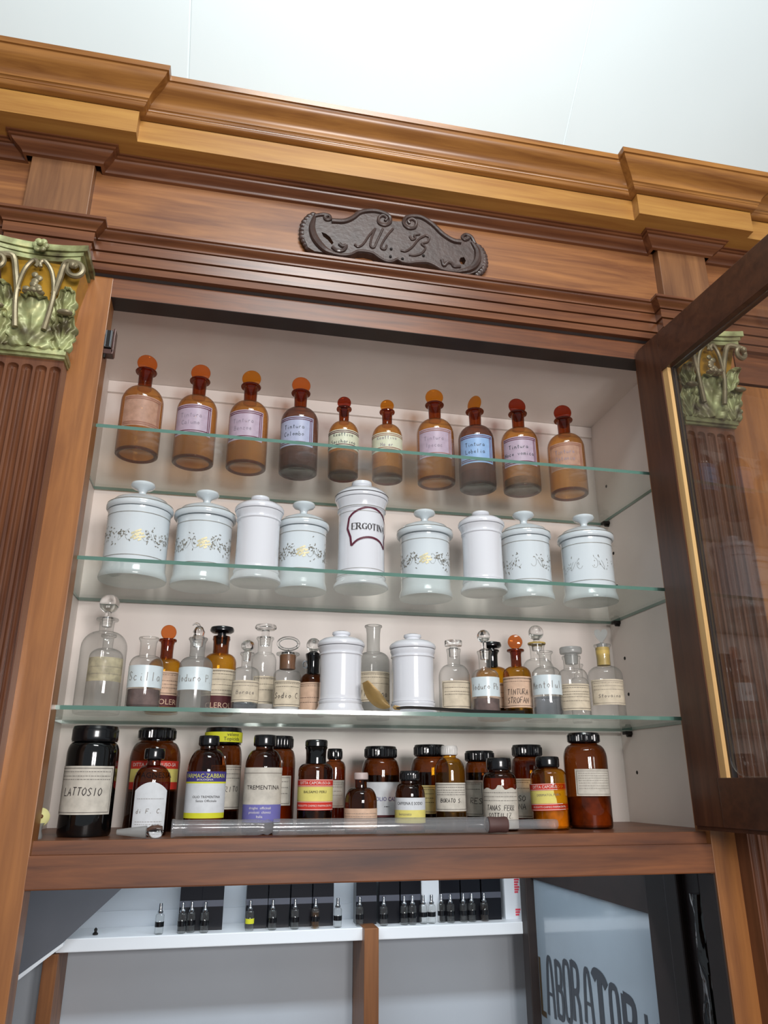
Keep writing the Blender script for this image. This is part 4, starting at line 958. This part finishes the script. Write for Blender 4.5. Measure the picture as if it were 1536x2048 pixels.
bm = bmesh.new(); lathe(bm, [(.0118, .096), (.0120, .105), (.0128, .126), (.0120, .1285)], 30); obj('neck_stain', bm, 'cork', t)
bm = bmesh.new(); hp = [(0, -.014), (.008, -.004), (.0118, .004), (.0112, .0095), (.0070, .0125), (.0025, .0110), (0, .0070), (-.0025, .0110), (-.0070, .0125), (-.0112, .0095), (-.0118, .004), (-.008, -.004)]
a_ = [bm.verts.new((x_, -.003, z_+.150)) for x_, z_ in hp]; b_ = [bm.verts.new((x_, .003, z_+.150)) for x_, z_ in hp]
bm.faces.new(a_); bm.faces.new(b_[::-1])
for i in range(len(a_)): bm.faces.new((a_[i], b_[i], b_[(i+1) % len(a_)], a_[(i+1) % len(a_)]))
lathe(bm, [(0, .120), (.0085, .120), (.0098, .1345), (.004, .137), (0, .139)], 20); bmesh.ops.recalc_face_normals(bm, faces=list(bm.faces)); obj('stopper', bm, 'frosted', t)
bordered_label(t, .0310, -52, 74, .024, .068, 'cream', rows=(.86, .74, .6), text='Stovaina', inkm='greyink', th=.006, tv=.35)

# spoon with a horn bowl leaning on the first plain jar
bm = bmesh.new(); zz = ROWS[3]
path = catmull([(.4560, .058, zz+.0480), (.4660, .057, zz+.0300), (.4790, .055, zz+.0165), (.4940, .053, zz+.0095), (.5120, .052, zz+.0068)], 6); n = len(path); g = []
for i, p in enumerate(path):
    t_ = i/(n-1); w_ = .0165*math.sin(min(1, t_*1.15+.10)*math.pi)**.7 if t_ < .86 else .004+.008*(1-t_)
    d = (path[min(i+1, n-1)]-path[max(i-1, 0)]).normalized(); up = Vector((-d.z, 0, d.x)); 
    row = []
    for j in range(9):
        q = -1+j/4; row.append(bm.verts.new(p+Vector((0, .50, 0))*q*w_+up*(q*w_*.80)+Vector((0, -1, 0))*(q*q*w_*.30)))
    g.append(row)
for a, b in zip(g[:-1], g[1:]):
    for j in range(8): bm.faces.new((a[j], a[j+1], b[j+1], b[j]))
ex = bmesh.ops.solidify(bm, geom=list(bm.faces), thickness=.0015)
sproot = empty('spoon', (.50, .055, zz)); tag(sproot, 'dark handled spoon with yellowish bowl lying along the lowest glass shelf', 'spoon')
o = obj('bowl', bm, 'goldtarn'); o.parent = sproot; o.matrix_parent_inverse = Matrix.Translation((-.50, -.055, -zz))
bm = bmesh.new(); tube(bm, catmull([(.5060, .053, zz+.0065), (.5250, .053, zz+.0085), (.5600, .054, zz+.0080), (.6200, .056, zz+.0055), (.6900, .058, zz+.0040), (.7250, .060, zz+.0045)], 6), .0036, 8, lambda t: .8+.45*t*t, .6)
o = obj('handle', bm, 'iron'); o.parent = sproot; o.matrix_parent_inverse = Matrix.Translation((-.50, -.055, -zz))

# ------------------------------------------------------------------ bottom row
G4 = 'capped bottles along the cabinet floor'
def B4(x, y, r, zs, zn, nr, c0, cr, H, mat, cap, nm, ribs=0, ro=0, sy=1.0, dome=1.0, name='brown_bottle', neckmat=None):
    t = bottle(name, x, y, ROWS[4], r, zs, zn, nr, c0+.004, nr*1.02, mat, face_of(x, y)+ro, neckmat, sy, dome)
    tag(t, nm, 'bottle', G4); screw_cap(t, cr, c0, H, cap, ribs); return t
def lettered_bands(t, r, a0, a1, bands, sy=1.0):
    """one label made of printed colour bands: (z0, z1, material)"""
    first = None
    for z0, z1, m_ in bands:
        bm = bmesh.new(); patch(bm, r, a0, a1, z0, z1, sy=sy)
        o = obj('paper_label' if first is None else 'label_band', bm, m_, t if first is None else first)
        first = first or o
    return first
def prt(lab, text, r, u, v, size, mat, sx=1.0, off=.0010, sy=1.0):
    bm = bmesh.new(); put_print(bm, text, u, v, size, wrapper(r, off, 0, sy), sx); return obj('lettering', bm, mat, lab)
t = B4(.049, .100, .0372, .112, .130, .0300, .131, .0335, .154, 'blackglass', 'black', 'tall black jar with cream label lettered LATTOSIO, leftmost on the cabinet floor', name='black_jar')
bordered_label(t, .0372, -82, 56, .030, .096, 'cream2', rows=(.88, .79, .72), text='LATTOSIO', th=.0105, tv=.47, ucen=-.009, cw=.50, lw=.0012)
t = B4(.132, .200, .0405, .106, .136, .0270, .140, .0300, .159, 'brownglass', 'black', 'large brown jar with red and yellow label, behind the small flask', ribs=40, name='brown_jar')
contents(t, .0405, .003, .060, 'darkliquid')
lb = lettered_bands(t, .0405, -62, 66, [(.063, .074, 'red'), (.074, .094, 'yellow'), (.094, .106, 'red')]); prt(lb, 'DITTA CAPORUSO-SA', .0405, 0, .100, .0075, 'whiteink')
prt(lb, 'MAGNESIA', .0405, 0, .084, .012, 'ink')
# small flask with arched label
t = B4(.139, .090, .0267, .072, .098, .0100, .106, .0152, .122, 'brownglass', 'black', 'small flat brown flask with white arched label, in front of the red-labelled jar', sy=.72, name='brown_flask')
contents(t, .0267, .003, .062, 'darkliquid', sy=.72)
lb = bordered_label(t, .0267, -56, 56, .008, .066, 'white_paper', border=False, rows=(.74, .2, .14), sy=.72, topf=lambda q: .062+.012*math.sin(q*math.pi), inkm='greyink', text='di F. C.', th=.006, tv=.45)
t = B4(.218, .100, .0296, .086, .122, .0130, .127, .0158, .142, 'brownglass', 'black', 'brown bottle with white label between violet and yellow bands, lettered ZABBAN')
contents(t, .0296, .003, .082, 'redstuff')
lb = lettered_bands(t, .0296, -80, 76, [(.0235, .031, 'brightyellow'), (.031, .072, 'white_paper'), (.072, .0745, 'brightyellow'), (.0745, .089, 'purple')])
prt(lb, 'FARMAC-ZABBAN', .0296, -.002, .0825, .0085, 'yellowink', .95); prt(lb, 'BOLOGNA', .0296, -.002, .0772, .0035, 'whiteink', 1.4)
prt(lb, 'OLIO TREMENTINA', .0296, .002, .053, .0048, 'ink'); prt(lb, 'Senza Officinale', .0296, .002, .0475, .0048, 'ink')
t = B4(.240, .190, .0322, .106, .131, .0270, .133, .0300, .160, 'brownglass', 'black', 'brown jar with yellow tape around its cap, behind the ZABBAN bottle', name='brown_jar')
contents(t, .0322, .003, .030, 'darkliquid')
bm = bmesh.new(); patch(bm, .0302, -120, 120, .136, .152, off=.0010); tp = obj('yellow_tape', bm, 'brightyellow', t)
bm = bmesh.new(); put_print(bm, 'veleno', .016, .148, .008, wrapper(.0302, .0014)); put_print(bm, 'Topicida', .014, .141, .008, wrapper(.0302, .0014)); obj('lettering', bm, 'ink', tp)
bordered_label(t, .0322, -30, 76, .033, .100, 'cream2', rows=(.9, .8, .7), text='AGRITO', th=.008, tv=.45)
t = B4(.304, .100, .0288, .092, .122, .0140, .127, .0175, .144, 'brownglass', 'black', 'brown bottle with large cream label lettered TREMENTINA over a blue band')
contents(t, .0288, .003, .085, 'darkliquid')
lb = lettered_bands(t, .0288, -80, 78, [(.017, .042, 'periwinkle'), (.042, .095, 'cream2')])
prt(lb, 'TREMENTINA', .0288, .001, .066, .0088, 'ink', 1.0); W = wrapper(.0288, .0009); bm = bmesh.new(); ribbon(bm, [(-.038, .087), (.037, .087)], .0008, W); obj('rule', bm, 'greyink', lb)
for k, s in enumerate(('droghe  officinali', 'prodotti  chimici', 'Italia')): prt(lb, s, .0288, -.003, .037-k*.006, .0050, 'whiteink')
t = B4(.335, .195, .0272, .102, .126, .0200, .128, .0225, .148, 'brownglass', 'black', 'brown jar with orange contents and small cream label, behind the TREMENTINA bottle', ribs=32, name='brown_jar')
contents(t, .0272, .003, .098, 'redstuff'); bordered_label(t, .0272, -10, 48, .038, .084, 'cream2', rows=(.8, .6, .4), inkm='ink')
t = B4(.387, .110, .0275, .090, .102, .0165, .127, .0180, .138, 'brownglass', 'black', 'dark bottle with wide black neck and red and yellow label lettered BALSAMO', neckmat='blackglass')
contents(t, .0275, .003, .076, 'darkliquid')
lb = lettered_bands(t, .0275, -82, 80, [(.033, .046, 'red'), (.046, .067, 'yellow'), (.067, .078, 'red')]); prt(lb, 'DITTA CAPORUSO-SA', .0275, 0, .0725, .0062, 'whiteink', .85)
prt(lb, 'BALSAMO PERU', .0275, 0, .0595, .0052, 'ink'); prt(lb, 'PRODOTTI CHIMICI FARMACEUTICI', .0275, 0, .0395, .0038, 'whiteink')
bm = bmesh.new(); W = wrapper(.0275, .0009)
for v in (.0342, .0450, .0683, .0770): ribbon(bm, [(-.038, v), (.038, v)], .0007, W)
obj('rule', bm, 'whiteink', lb)
t = B4(.429, .190, .0185, .096, .108, .0110, .111, .0128, .128, 'brownglass', 'black', 'slim orange-brown bottle with cream label, half behind the BALSAMO bottle', ribs=24)
contents(t, .0185, .003, .094, 'redstuff'); bordered_label(t, .0185, -60, 60, .034, .077, 'cream2', rows=(.85, .75, .6, .45), inkm='greyink')
t = B4(.455, .080, .0252, .044, .066, .0095, .0775, .0112, .088, 'brownglass', 'pinkcap', 'small round brown flask with pinkish cap and buff label', name='round_flask', dome=.8)
contents(t, .0252, .003, .030, 'redstuff'); bordered_label(t, .0252, -80, 80, .008, .036, 'buff', rows=(.75, .6, .4), border=False, inkm='greyink')
t = B4(.507, .180, .0325, .088, .111, .0240, .113, .0275, .132, 'brownglass', 'black', 'brown jar with tall white label lettered OLIO CADE, behind the round flask', ribs=36, name='brown_jar')
contents(t, .0325, .003, .085, 'darkliquid'); lb = lettered_bands(t, .0325, -55, 78, [(.020, .023, 'maroon'), (.023, .074, 'white_paper')])
prt(lb, 'OLIO CADE', .0325, .012, .0475, .0085, 'purple', .9); bm = bmesh.new(); fine_lines(bm, .006, .014, .036, wrapper(.0325, .0009), .0012); obj('print', bm, 'ink', lb)
t = B4(.536, .090, .0238, .053, .072, .0140, .076, .0160, .091, 'brownglass', 'black', 'small brown jar with label half white and half yellow, lettered CAFFEINA', ribs=28, name='brown_jar')
contents(t, .0238, .003, .050, 'redstuff'); lb = lettered_bands(t, .0238, -82, 82, [(.014, .033, 'yellow'), (.033, .051, 'white_paper')])
prt(lb, 'CAFFEINA E SODIO', .0238, 0, .0425, .0062, 'ink', .8); prt(lb, 'benzoato', .0238, -.008, .027, .0055, 'greyink')
t = B4(.597, .190, .0335, .095, .114, .0240, .117, .0275, .136, 'brownglass', 'black', 'dark brown jar with narrow yellowish label, behind the white-capped bottle', ribs=36, name='brown_jar')
contents(t, .0335, .003, .09, 'darkliquid'); bordered_label(t, .0335, -35, 20, .024, .069, 'yellowed', rows=(.85, .7, .55, .4))
t = B4(.609, .110, .0248, .090, .112, .0110, .116, .0138, .131, 'amberclean', 'whitecap', 'brown bottle with white screw cap and square cream label', ribs=26, dome=1.1)
contents(t, .0248, .003, .028, 'darkliquid'); bordered_label(t, .0248, -70, 80, .030, .073, 'cream2', rows=(.84, .74, .66, .58), text='BORATO S.', th=.006, tv=.38, cw=.5)
t = B4(.692, .200, .0272, .093, .107, .0220, .109, .0258, .127, 'brownglass', 'black', 'dark jar with label lettered RES, behind the glossy-capped torn-label jar', ribs=34, name='brown_jar')
contents(t, .0272, .003, .09, 'darkliquid'); bordered_label(t, .0272, -78, 10, .019, .077, 'cream2', rows=(.9, .75), text='RES', th=.009, tv=.42, ucen=-.008)
t = B4(.691, .100, .0275, .076, .090, .0185, .093, .0208, .112, 'brownglass', 'black', 'orange-filled jar with glossy black cap and torn tall cream label', name='brown_jar')
contents(t, .0275, .003, .080, 'redstuff')
tf = lambda q: .064+(.004 if .45 < q < .55 else 0)-.0015*math.sin(q*23)
bordered_label(t, .0275, -80, 82, .004, .064, 'cream2', rows=(.90, .80, .70), text=['TANAS.FERR', 'SOTTILIZ.'], th=.0078, tv=.52, topf=tf, border=False, cw=.45)
t = B4(.783, .200, .0300, .097, .116, .0230, .118, .0268, .138, 'brownglass', 'black', 'brown jar with spotted cream label, behind the red-labelled jar at the right', ribs=36, name='brown_jar')
contents(t, .0300, .003, .110, 'redstuff'); bordered_label(t, .0300, -62, 12, .015, .080, 'cream2', rows=(.9, .75), text=['SO', 'NA'], th=.009, tv=.5)
t = B4(.782, .110, .0300, .082, .096, .0175, .098, .0200, .115, 'amberclean', 'black', 'amber jar with crooked red and yellow label, left of the large rightmost jar', name='brown_jar', neckmat='brownglass')
contents(t, .0300, .003, .050, 'orangestuff')
lb = lettered_bands(t, .0300, -74, 80, [(.030, .041, 'red'), (.041, .061, 'yellow'), (.061, .072, 'red')]); prt(lb, 'DITTA CAPORUSO-SA', .03, .001, .0665, .0066, 'whiteink', .85)
prt(lb, 'DERMATOL PURO', .03, .001, .054, .0050, 'greyink'); prt(lb, 'PRODOTTI CHIMICI FARMACEUTICI', .03, .001, .0355, .0038, 'whiteink')
bm = bmesh.new(); W = wrapper(.03, .0009)
for v in (.0314, .0400, .0622, .0710): ribbon(bm, [(-.037, v), (.040, v)], .0007, W)
obj('rule', bm, 'whiteink', lb)
lb.rotation_euler = (0, math.radians(-2), 0)
t = B4(.862, .130, .0372, .112, .136, .0235, .139, .0275, .156, 'brownglass', 'black', 'large brown jar with orange lumps and square cream label, rightmost on cabinet floor', ribs=40, name='brown_jar')
contents(t, .0372, .003, .050, 'orangestuff'); bordered_label(t, .0372, -30, 76, .052, .095, 'cream2', rows=(.84, .75, .66, .57, .48, .38, .28), inkm='greyink')

# long glass syringe tube lying along the front
syr = empty('glass_syringe', (.42, .028, ROWS[4])); tag(syr, 'long clear glass syringe barrel with brown rubber ring, lying along the cabinet front', 'syringe')
def xt(name, prof, mat, y=0, z=.0128, seg=28):
    bm = bmesh.new(); lathe(bm, [(r, x-.42) for r, x in prof], seg, cx=y, cy=z, axis='X'); return obj(name, bm, mat, syr)
xt('barrel', [(.0075, .316), (.0112, .318), (.0112, .40), (.0112, .60), (.0112, .630), (.0118, .634), (.0110, .641), (.006, .642)], 'tubeglass')
xt('open_end', [(.0120, .176), (.0125, .178), (.0112, .182), (.0108, .20), (.0108, .296), (.0090, .304), (.0108, .310), (.0075, .316)], 'tubeglass')
xt('rubber_ring', [(0, .642), (.0108, .642), (.0116, .644), (.0110, .658), (.0116, .671), (.0108, .673), (0, .673)], 'leather')
xt('plunger', [(.0070, .673), (.0072, .700), (.0072, .752), (.0066, .755), (0, .755)], 'tubeglass', z=.0128)
# frosted glass stopper lying down, and the little cup at the far left
t = empty('loose_glass_stopper', (.1385, .030, ROWS[4]), -4); tag(t, 'loose glass stopper with frosted cone lying in front of the flask', 'stopper')
bm = bmesh.new(); lathe(bm, [(0, -.0365), (.0035, -.036), (.0062, -.014), (.0082, .004), (0, .0045)], 24, cx=0, cy=.0085, axis='X'); obj('cone', bm, 'frosted', t)
bm = bmesh.new(); lathe(bm, [(0, .0045), (.0050, .0048), (.0085, .011), (.0088, .019), (.0070, .025), (0, .027)], 28, cx=0, cy=.009, axis='X'); obj('knob', bm, 'clearsolid', t)
t = empty('small_white_cup', (-.006, .050, ROWS[4]), 20); tag(t, 'small white cup with pale yellow flared rim in the lower left corner', 'cup')
bm = bmesh.new(); lathe(bm, [(0, .0), (.0085, .0), (.0090, .004), (.0070, .010), (.0075, .016), (.0100, .020), (.009, .0205), (.006, .012), (0, .010)], 24); obj('base', bm, 'frosted', t)
bm = bmesh.new(); lathe(bm, [(.0015, .0), (.006, -.0020), (.0115, -.0045), (.0125, -.0050), (.0118, -.0036), (.006, -.0006), (.0015, .0015)], 28)
bmesh.ops.rotate(bm, verts=bm.verts, cent=(0, 0, 0), matrix=Matrix.Rotation(math.radians(78), 3, 'X')); bmesh.ops.translate(bm, verts=bm.verts, vec=(.003, -.004, .029)); obj('flared_rim', bm, 'yellowrim', t)
bm = bmesh.new(); sphere(bm, (.003, -.005, .029), .0028, u=12, v=8); obj('dark_centre', bm, 'brownresin', t)

# ------------------------------------------------------------------ lower opening and the room behind it
o = obj('wall_shelf', bx(-.10, 1.10, .920, 1.054, -.236, -.208, bevel=.002), 'whitelam', None, False); tag(o, 'white wall shelf in the back room, carrying the perfume boxes', 'shelf')
bm = bmesh.new(); pp = [(.0281+.11, -.005), (.0281, -.1079), (-.0801, -.2090), (-.1739, -.2760), (-.34, -.3946), (-.34, -.005)]  # board shaped and coloured as the shadow on the back room wall
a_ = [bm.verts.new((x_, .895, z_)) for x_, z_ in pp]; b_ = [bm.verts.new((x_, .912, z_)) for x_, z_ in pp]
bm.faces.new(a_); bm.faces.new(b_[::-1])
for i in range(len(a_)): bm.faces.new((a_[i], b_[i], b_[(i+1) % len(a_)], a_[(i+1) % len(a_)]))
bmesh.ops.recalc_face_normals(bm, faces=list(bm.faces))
o = obj('shadow_panel', bm, 'shadowgrey', None, False); tag(o, 'grey slanting board standing in for a wall shadow at the lower left of the opening', 'panel')
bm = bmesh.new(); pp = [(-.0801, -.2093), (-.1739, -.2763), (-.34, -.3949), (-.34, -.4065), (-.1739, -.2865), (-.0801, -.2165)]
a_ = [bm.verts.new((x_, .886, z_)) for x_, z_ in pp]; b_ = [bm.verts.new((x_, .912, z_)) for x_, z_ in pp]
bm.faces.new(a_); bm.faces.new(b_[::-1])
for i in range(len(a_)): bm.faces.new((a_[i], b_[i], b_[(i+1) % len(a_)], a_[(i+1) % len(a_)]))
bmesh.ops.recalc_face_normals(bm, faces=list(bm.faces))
e_ = obj('shadow_panel_edge', bm, 'whitelam', o, False); e_['label'] = 'white edge strip of the board standing in for a wall shadow'
o = obj('wooden_post', bx(.6140, .6500, .893, 1.054, -1.55, -.2055, bevel=.0015), 'postwood', None, False); tag(o, 'brown wooden post under the middle of the white wall shelf', 'post', 'posts under the wall shelf')
o = obj('wooden_post', bx(-.123, -.091, .914, 1.054, -1.55, -.2375, bevel=.0015), 'postwood', None, False); tag(o, 'brown wooden post under the left end of the white wall shelf', 'post', 'posts under the wall shelf')
# perfume boxes
def make_box():
    t = empty('perfume_box', (0, 0, 0)); obj('carton', bx(-.0265, .0265, -.022, .022, 0, .125, bevel=.0008), 'cartonblack', t, smooth=False)
    obj('grey_band', bx(-.0266, .0266, -.0224, -.0218, .052, .066), 'cartongrey', t, smooth=False)
    bm = bmesh.new(); put_print(bm, 'YODEYMA', 0, .108, .0085, lambda u, v: (u, -.0224, v)); obj('lettering', bm, 'cartongrey', t)
    return t
proto = make_box(); first = True
BX = [(.193, 'leftmost pair, left one'), (.2455, 'leftmost pair, right one'), (.354, 'behind the vial with the yellow label'), (.409, 'second in the row of four'), (.4650, 'third in the row of four'), (.5203, 'behind the amber vial'),
      (.6315, 'just above the wooden post'), (.692, 'first right of the wooden post'), (.7485, 'second right of the wooden post'), (.855, 'third from the right'), (.9115, 'second from the right'), (.9685, 'rightmost')]
def copytree(o, parent=None):
    c = o.copy(); C.objects.link(c)
    if parent: c.parent = parent
    for ch in list(o.children): copytree(ch, c)
    return c
for x, s in BX:
    o = proto if first else copytree(proto); first = False
    o.location = (x, .985, -.208); o.scale = (1.0, 1, 1)
    tag(o, 'black perfume box on the wall shelf, '+s, 'box', 'black perfume boxes on the wall shelf')
for o_ in (): pass
t = empty('white_box', (1.03, .985, -.208)); tag(t, 'white box with pinkish red print at the right end of the wall shelf', 'box')
obj('carton', bx(-.024, .024, -.022, .022, 0, .125, bevel=.0008), 'cartonwhite', t, smooth=False)
bm = bmesh.new()
for v0, v1 in ((.008, .030), (.062, .118)):
    for k in range(int((v1-v0)/.006)): box(bm, .004, .014+.002*(k % 3), -.0226, -.0220, v0+k*.006, v0+k*.006+.0042)
obj('print', bm, 'pinkink', t, smooth=False)
t = empty('white_box', (.803, .990, -.208)); tag(t, 'plain white box behind two vials, between black boxes on the wall shelf', 'box')
obj('carton', bx(-.024, .024, -.02, .02, 0, .120, bevel=.0008), 'cartonwhite', t, smooth=False)
# sample vials
def make_vial(kind):
    t = empty('perfume_vial', (0, 0, 0)); bm = bmesh.new()
    lathe(bm, [(0, .0), (.0085, .0), (.0100, .0015), (.0100, .040), (.0085, .043), (.0050, .044), (.0050, .047)], 24); obj('glass', bm, 'clear', t)
    if kind in ('amber', 'red'):
        bm = bmesh.new(); lathe(bm, [(0, .004), (.0085, .004), (.0085, .036), (0, .036)], 20); obj('liquid', bm, 'amberclean' if kind == 'amber' else 'brownglass', t)
    bm = bmesh.new(); patch(bm, .0100, -100, 100, .016, .027, n=14); obj('vial_label', bm, 'brightyellow' if kind == 'yellow' else 'black', t)
    bm = bmesh.new(); lathe(bm, [(.0062, .045), (.0066, .048), (.0050, .050), (.0042, .052), (.0042, .062), (.0036, .066), (0, .0665)], 20); obj('spray_cap', bm, 'chrome', t)
    return t
kinds = {}
VI = [(.124, .938, 'plain', 'alone at the left end'), (.176, .938, 'plain', 'in front of the leftmost box, left of two'), (.197, .945, 'plain', 'in front of the leftmost box, right of two'), (.229, .936, 'plain', 'before the second black box'),
      (.337, .938, 'yellow', 'with a yellow label'), (.392, .938, 'plain', 'before the second box of the row of four'), (.447, .938, 'plain', 'before the third box of the row of four'), (.498, .938, 'amber', 'with amber liquid'), (.554, .938, 'plain', 'against the bare white wall'),
      (.611, .945, 'plain', 'standing over the wooden post, left side'), (.672, .938, 'plain', 'first right of the wooden post'), (.7255, .940, 'plain', 'left one of the close pair right of the post'), (.7470, .940, 'plain', 'right one of the close pair right of the post'),
      (.7770, .945, 'plain', 'before the plain white box, left one'), (.7990, .945, 'plain', 'before the plain white box, right one'), (.8283, .955, 'plain', 'before the third black box from the right, left one'), (.8500, .945, 'plain', 'before the third black box from the right, right one'),
      (.8857, .948, 'plain', 'before the second black box from the right, left one'), (.9086, .948, 'plain', 'before the second black box from the right, right one'), (.9425, .948, 'red', 'with reddish liquid, rightmost')]
for x, y, k, s in VI:
    if k in kinds: o = copytree(kinds[k])
    else: o = make_vial(k); kinds[k] = o
    o.location = (x, y, -.208); o.rotation_euler = (0, 0, math.radians(-12))
    tag(o, 'perfume vial on the wall shelf, '+s, 'vial', 'perfume vials on the wall shelf')
bm = bmesh.new(); lathe(bm, [(0, 0), (.006, 0), (.0065, .003), (.003, .006), (.004, .012), (0, .016)], 16); o = obj('dark_trinket', bm, 'iron'); o.location = (-.022, .960, -.208); tag(o, 'tiny dark object alone near the left end of the wall shelf', 'trinket')

# right hand doorway with the lettered pane
dr = empty('door_1', (1.06, .90, -1.55)); dr['kind'] = 'structure'
def drp(name, bm, mat, smooth=False):
    o = obj(name, bm, mat, None, smooth); o.parent = dr; o.matrix_parent_inverse = Matrix.Translation((-1.06, -.90, 1.55)); return o
drp('glass_pane', bx(1.058, 1.064, .290, .885, -1.2, -.102), 'frostpane')
drp('far_frame', bx(1.035, 1.075, .885, .925, -1.55, .03, bevel=.002), 'deepbrown')
drp('near_frame', bx(1.040, 1.080, .215, .290, -1.55, .03, bevel=.003), 'deepbrown')
drp('header', bx(1.050, 1.078, .290, .885, -.102, .03), 'deepbrown')
bm = bmesh.new()
for x0, x1, y0, y1 in ((1.034, 1.050, .170, .214), (1.046, 1.075, .120, .170), (1.022, 1.046, .042, .062)): box(bm, x0, x1, y0, y1, -1.55, -.01, bevel=.004)
drp('jamb_moulding', bm, 'deepbrown')
# LABORATORIO painted along the pane (reading towards the viewer)
def pl(y, z): return (1.0574-(STROKE[0] % 9)*.00005, y, z)
bm = bmesh.new()
GLY = {'A': [([(0, 0), (.22, .85), (.5, 1), (.78, .85), (1, 0)], None), ([(.15, .38), (.85, .38)], 'h')], 'B': [([(.12, 0), (.12, 1)], 'v'), ([(.12, .97), (.75, .93), (.85, .75), (.7, .55), (.12, .52)], None), ([(.12, .52), (.8, .48), (.92, .25), (.8, .04), (.12, .03)], None)],
 'O': [([(.5, 0), (.14, .12), (.12, .88), (.5, 1), (.88, .88), (.86, .12), (.5, 0)], None)], 'R': [([(.12, 0), (.12, 1)], 'v'), ([(.12, .97), (.75, .93), (.86, .75), (.7, .52), (.12, .48)], None), ([(.6, .5), (.85, .3), (.88, 0)], None)],
 'T': [([(.5, 0), (.5, 1)], 'v'), ([(.05, .86), (.25, .97), (.75, .93), (.98, .80)], None)], 'I': [([(.5, 0), (.5, 1)], 'v')], 'L': [([(.25, 0), (.25, 1)], 'v'), ([(.25, .04), (.95, .04)], None)]}
LET = [('A', .836, .797, -.272, -.395), ('B', .783, .744, -.268, -.387), ('O', .738, .700, -.262, -.380), ('R', .694, .652, -.252, -.371), ('A', .630, .592, -.256, -.360), ('T', .584, .520, -.250, -.352), ('O', .511, .472, -.262, -.365), ('R', .458, .404, -.266, -.370), ('I', .385, .352, -.281, -.385), ('O', .340, .300, -.292, -.395)]
for ch, ya, yb, zt, zb in LET:
    for pts, kd in GLY[ch]:
        q = smooth2(pts) if len(pts) > 3 else pts
        pp = [(ya+(yb-ya)*p[0], zb+(zt-zb)*p[1]) for p in q]
        ribbon(bm, pp, abs(yb-ya)*(.34 if kd != 'h' else .18), pl)
lt = drp('lettering', bm, 'slate')
bm = bmesh.new()
for pts, kd in GLY['L']: ribbon(bm, [(.885+(.848-.885)*p[0], -.405+(.125)*p[1]) for p in pts], .012, pl)
drp('brass_lettering', bm, 'brass')
# glossy black hanging thing in the dark jamb
bm = bmesh.new(); rd = random.Random(11); seg = 28; rings = []
for k in range(90):
    z = -.040-k*.0068; ring = []
    for i in range(seg):
        a = 2*math.pi*i/seg
        q = .0125+.0022*math.sin(3*a+z*22)+.0016*math.sin(5*a-z*37)+.0012*math.sin(z*60+a)+rd.uniform(-.0005, .0005)
        ring.append(bm.verts.new((1.020+q*math.cos(a), .084+q*math.sin(a), z)))
    rings.append(ring)
for a, b in zip(rings[:-1], rings[1:]):
    for i in range(seg): bm.faces.new((a[i], a[(i+1) % seg], b[(i+1) % seg], b[i]))
bm.faces.new(rings[0]); bm.faces.new(rings[-1][::-1])
bmesh.ops.recalc_face_normals(bm, faces=list(bm.faces))
o = obj('black_bundle', bm, 'blackwrap'); tag(o, 'glossy black wrinkled bundle hanging in the dark doorway at the lower right', 'bundle')
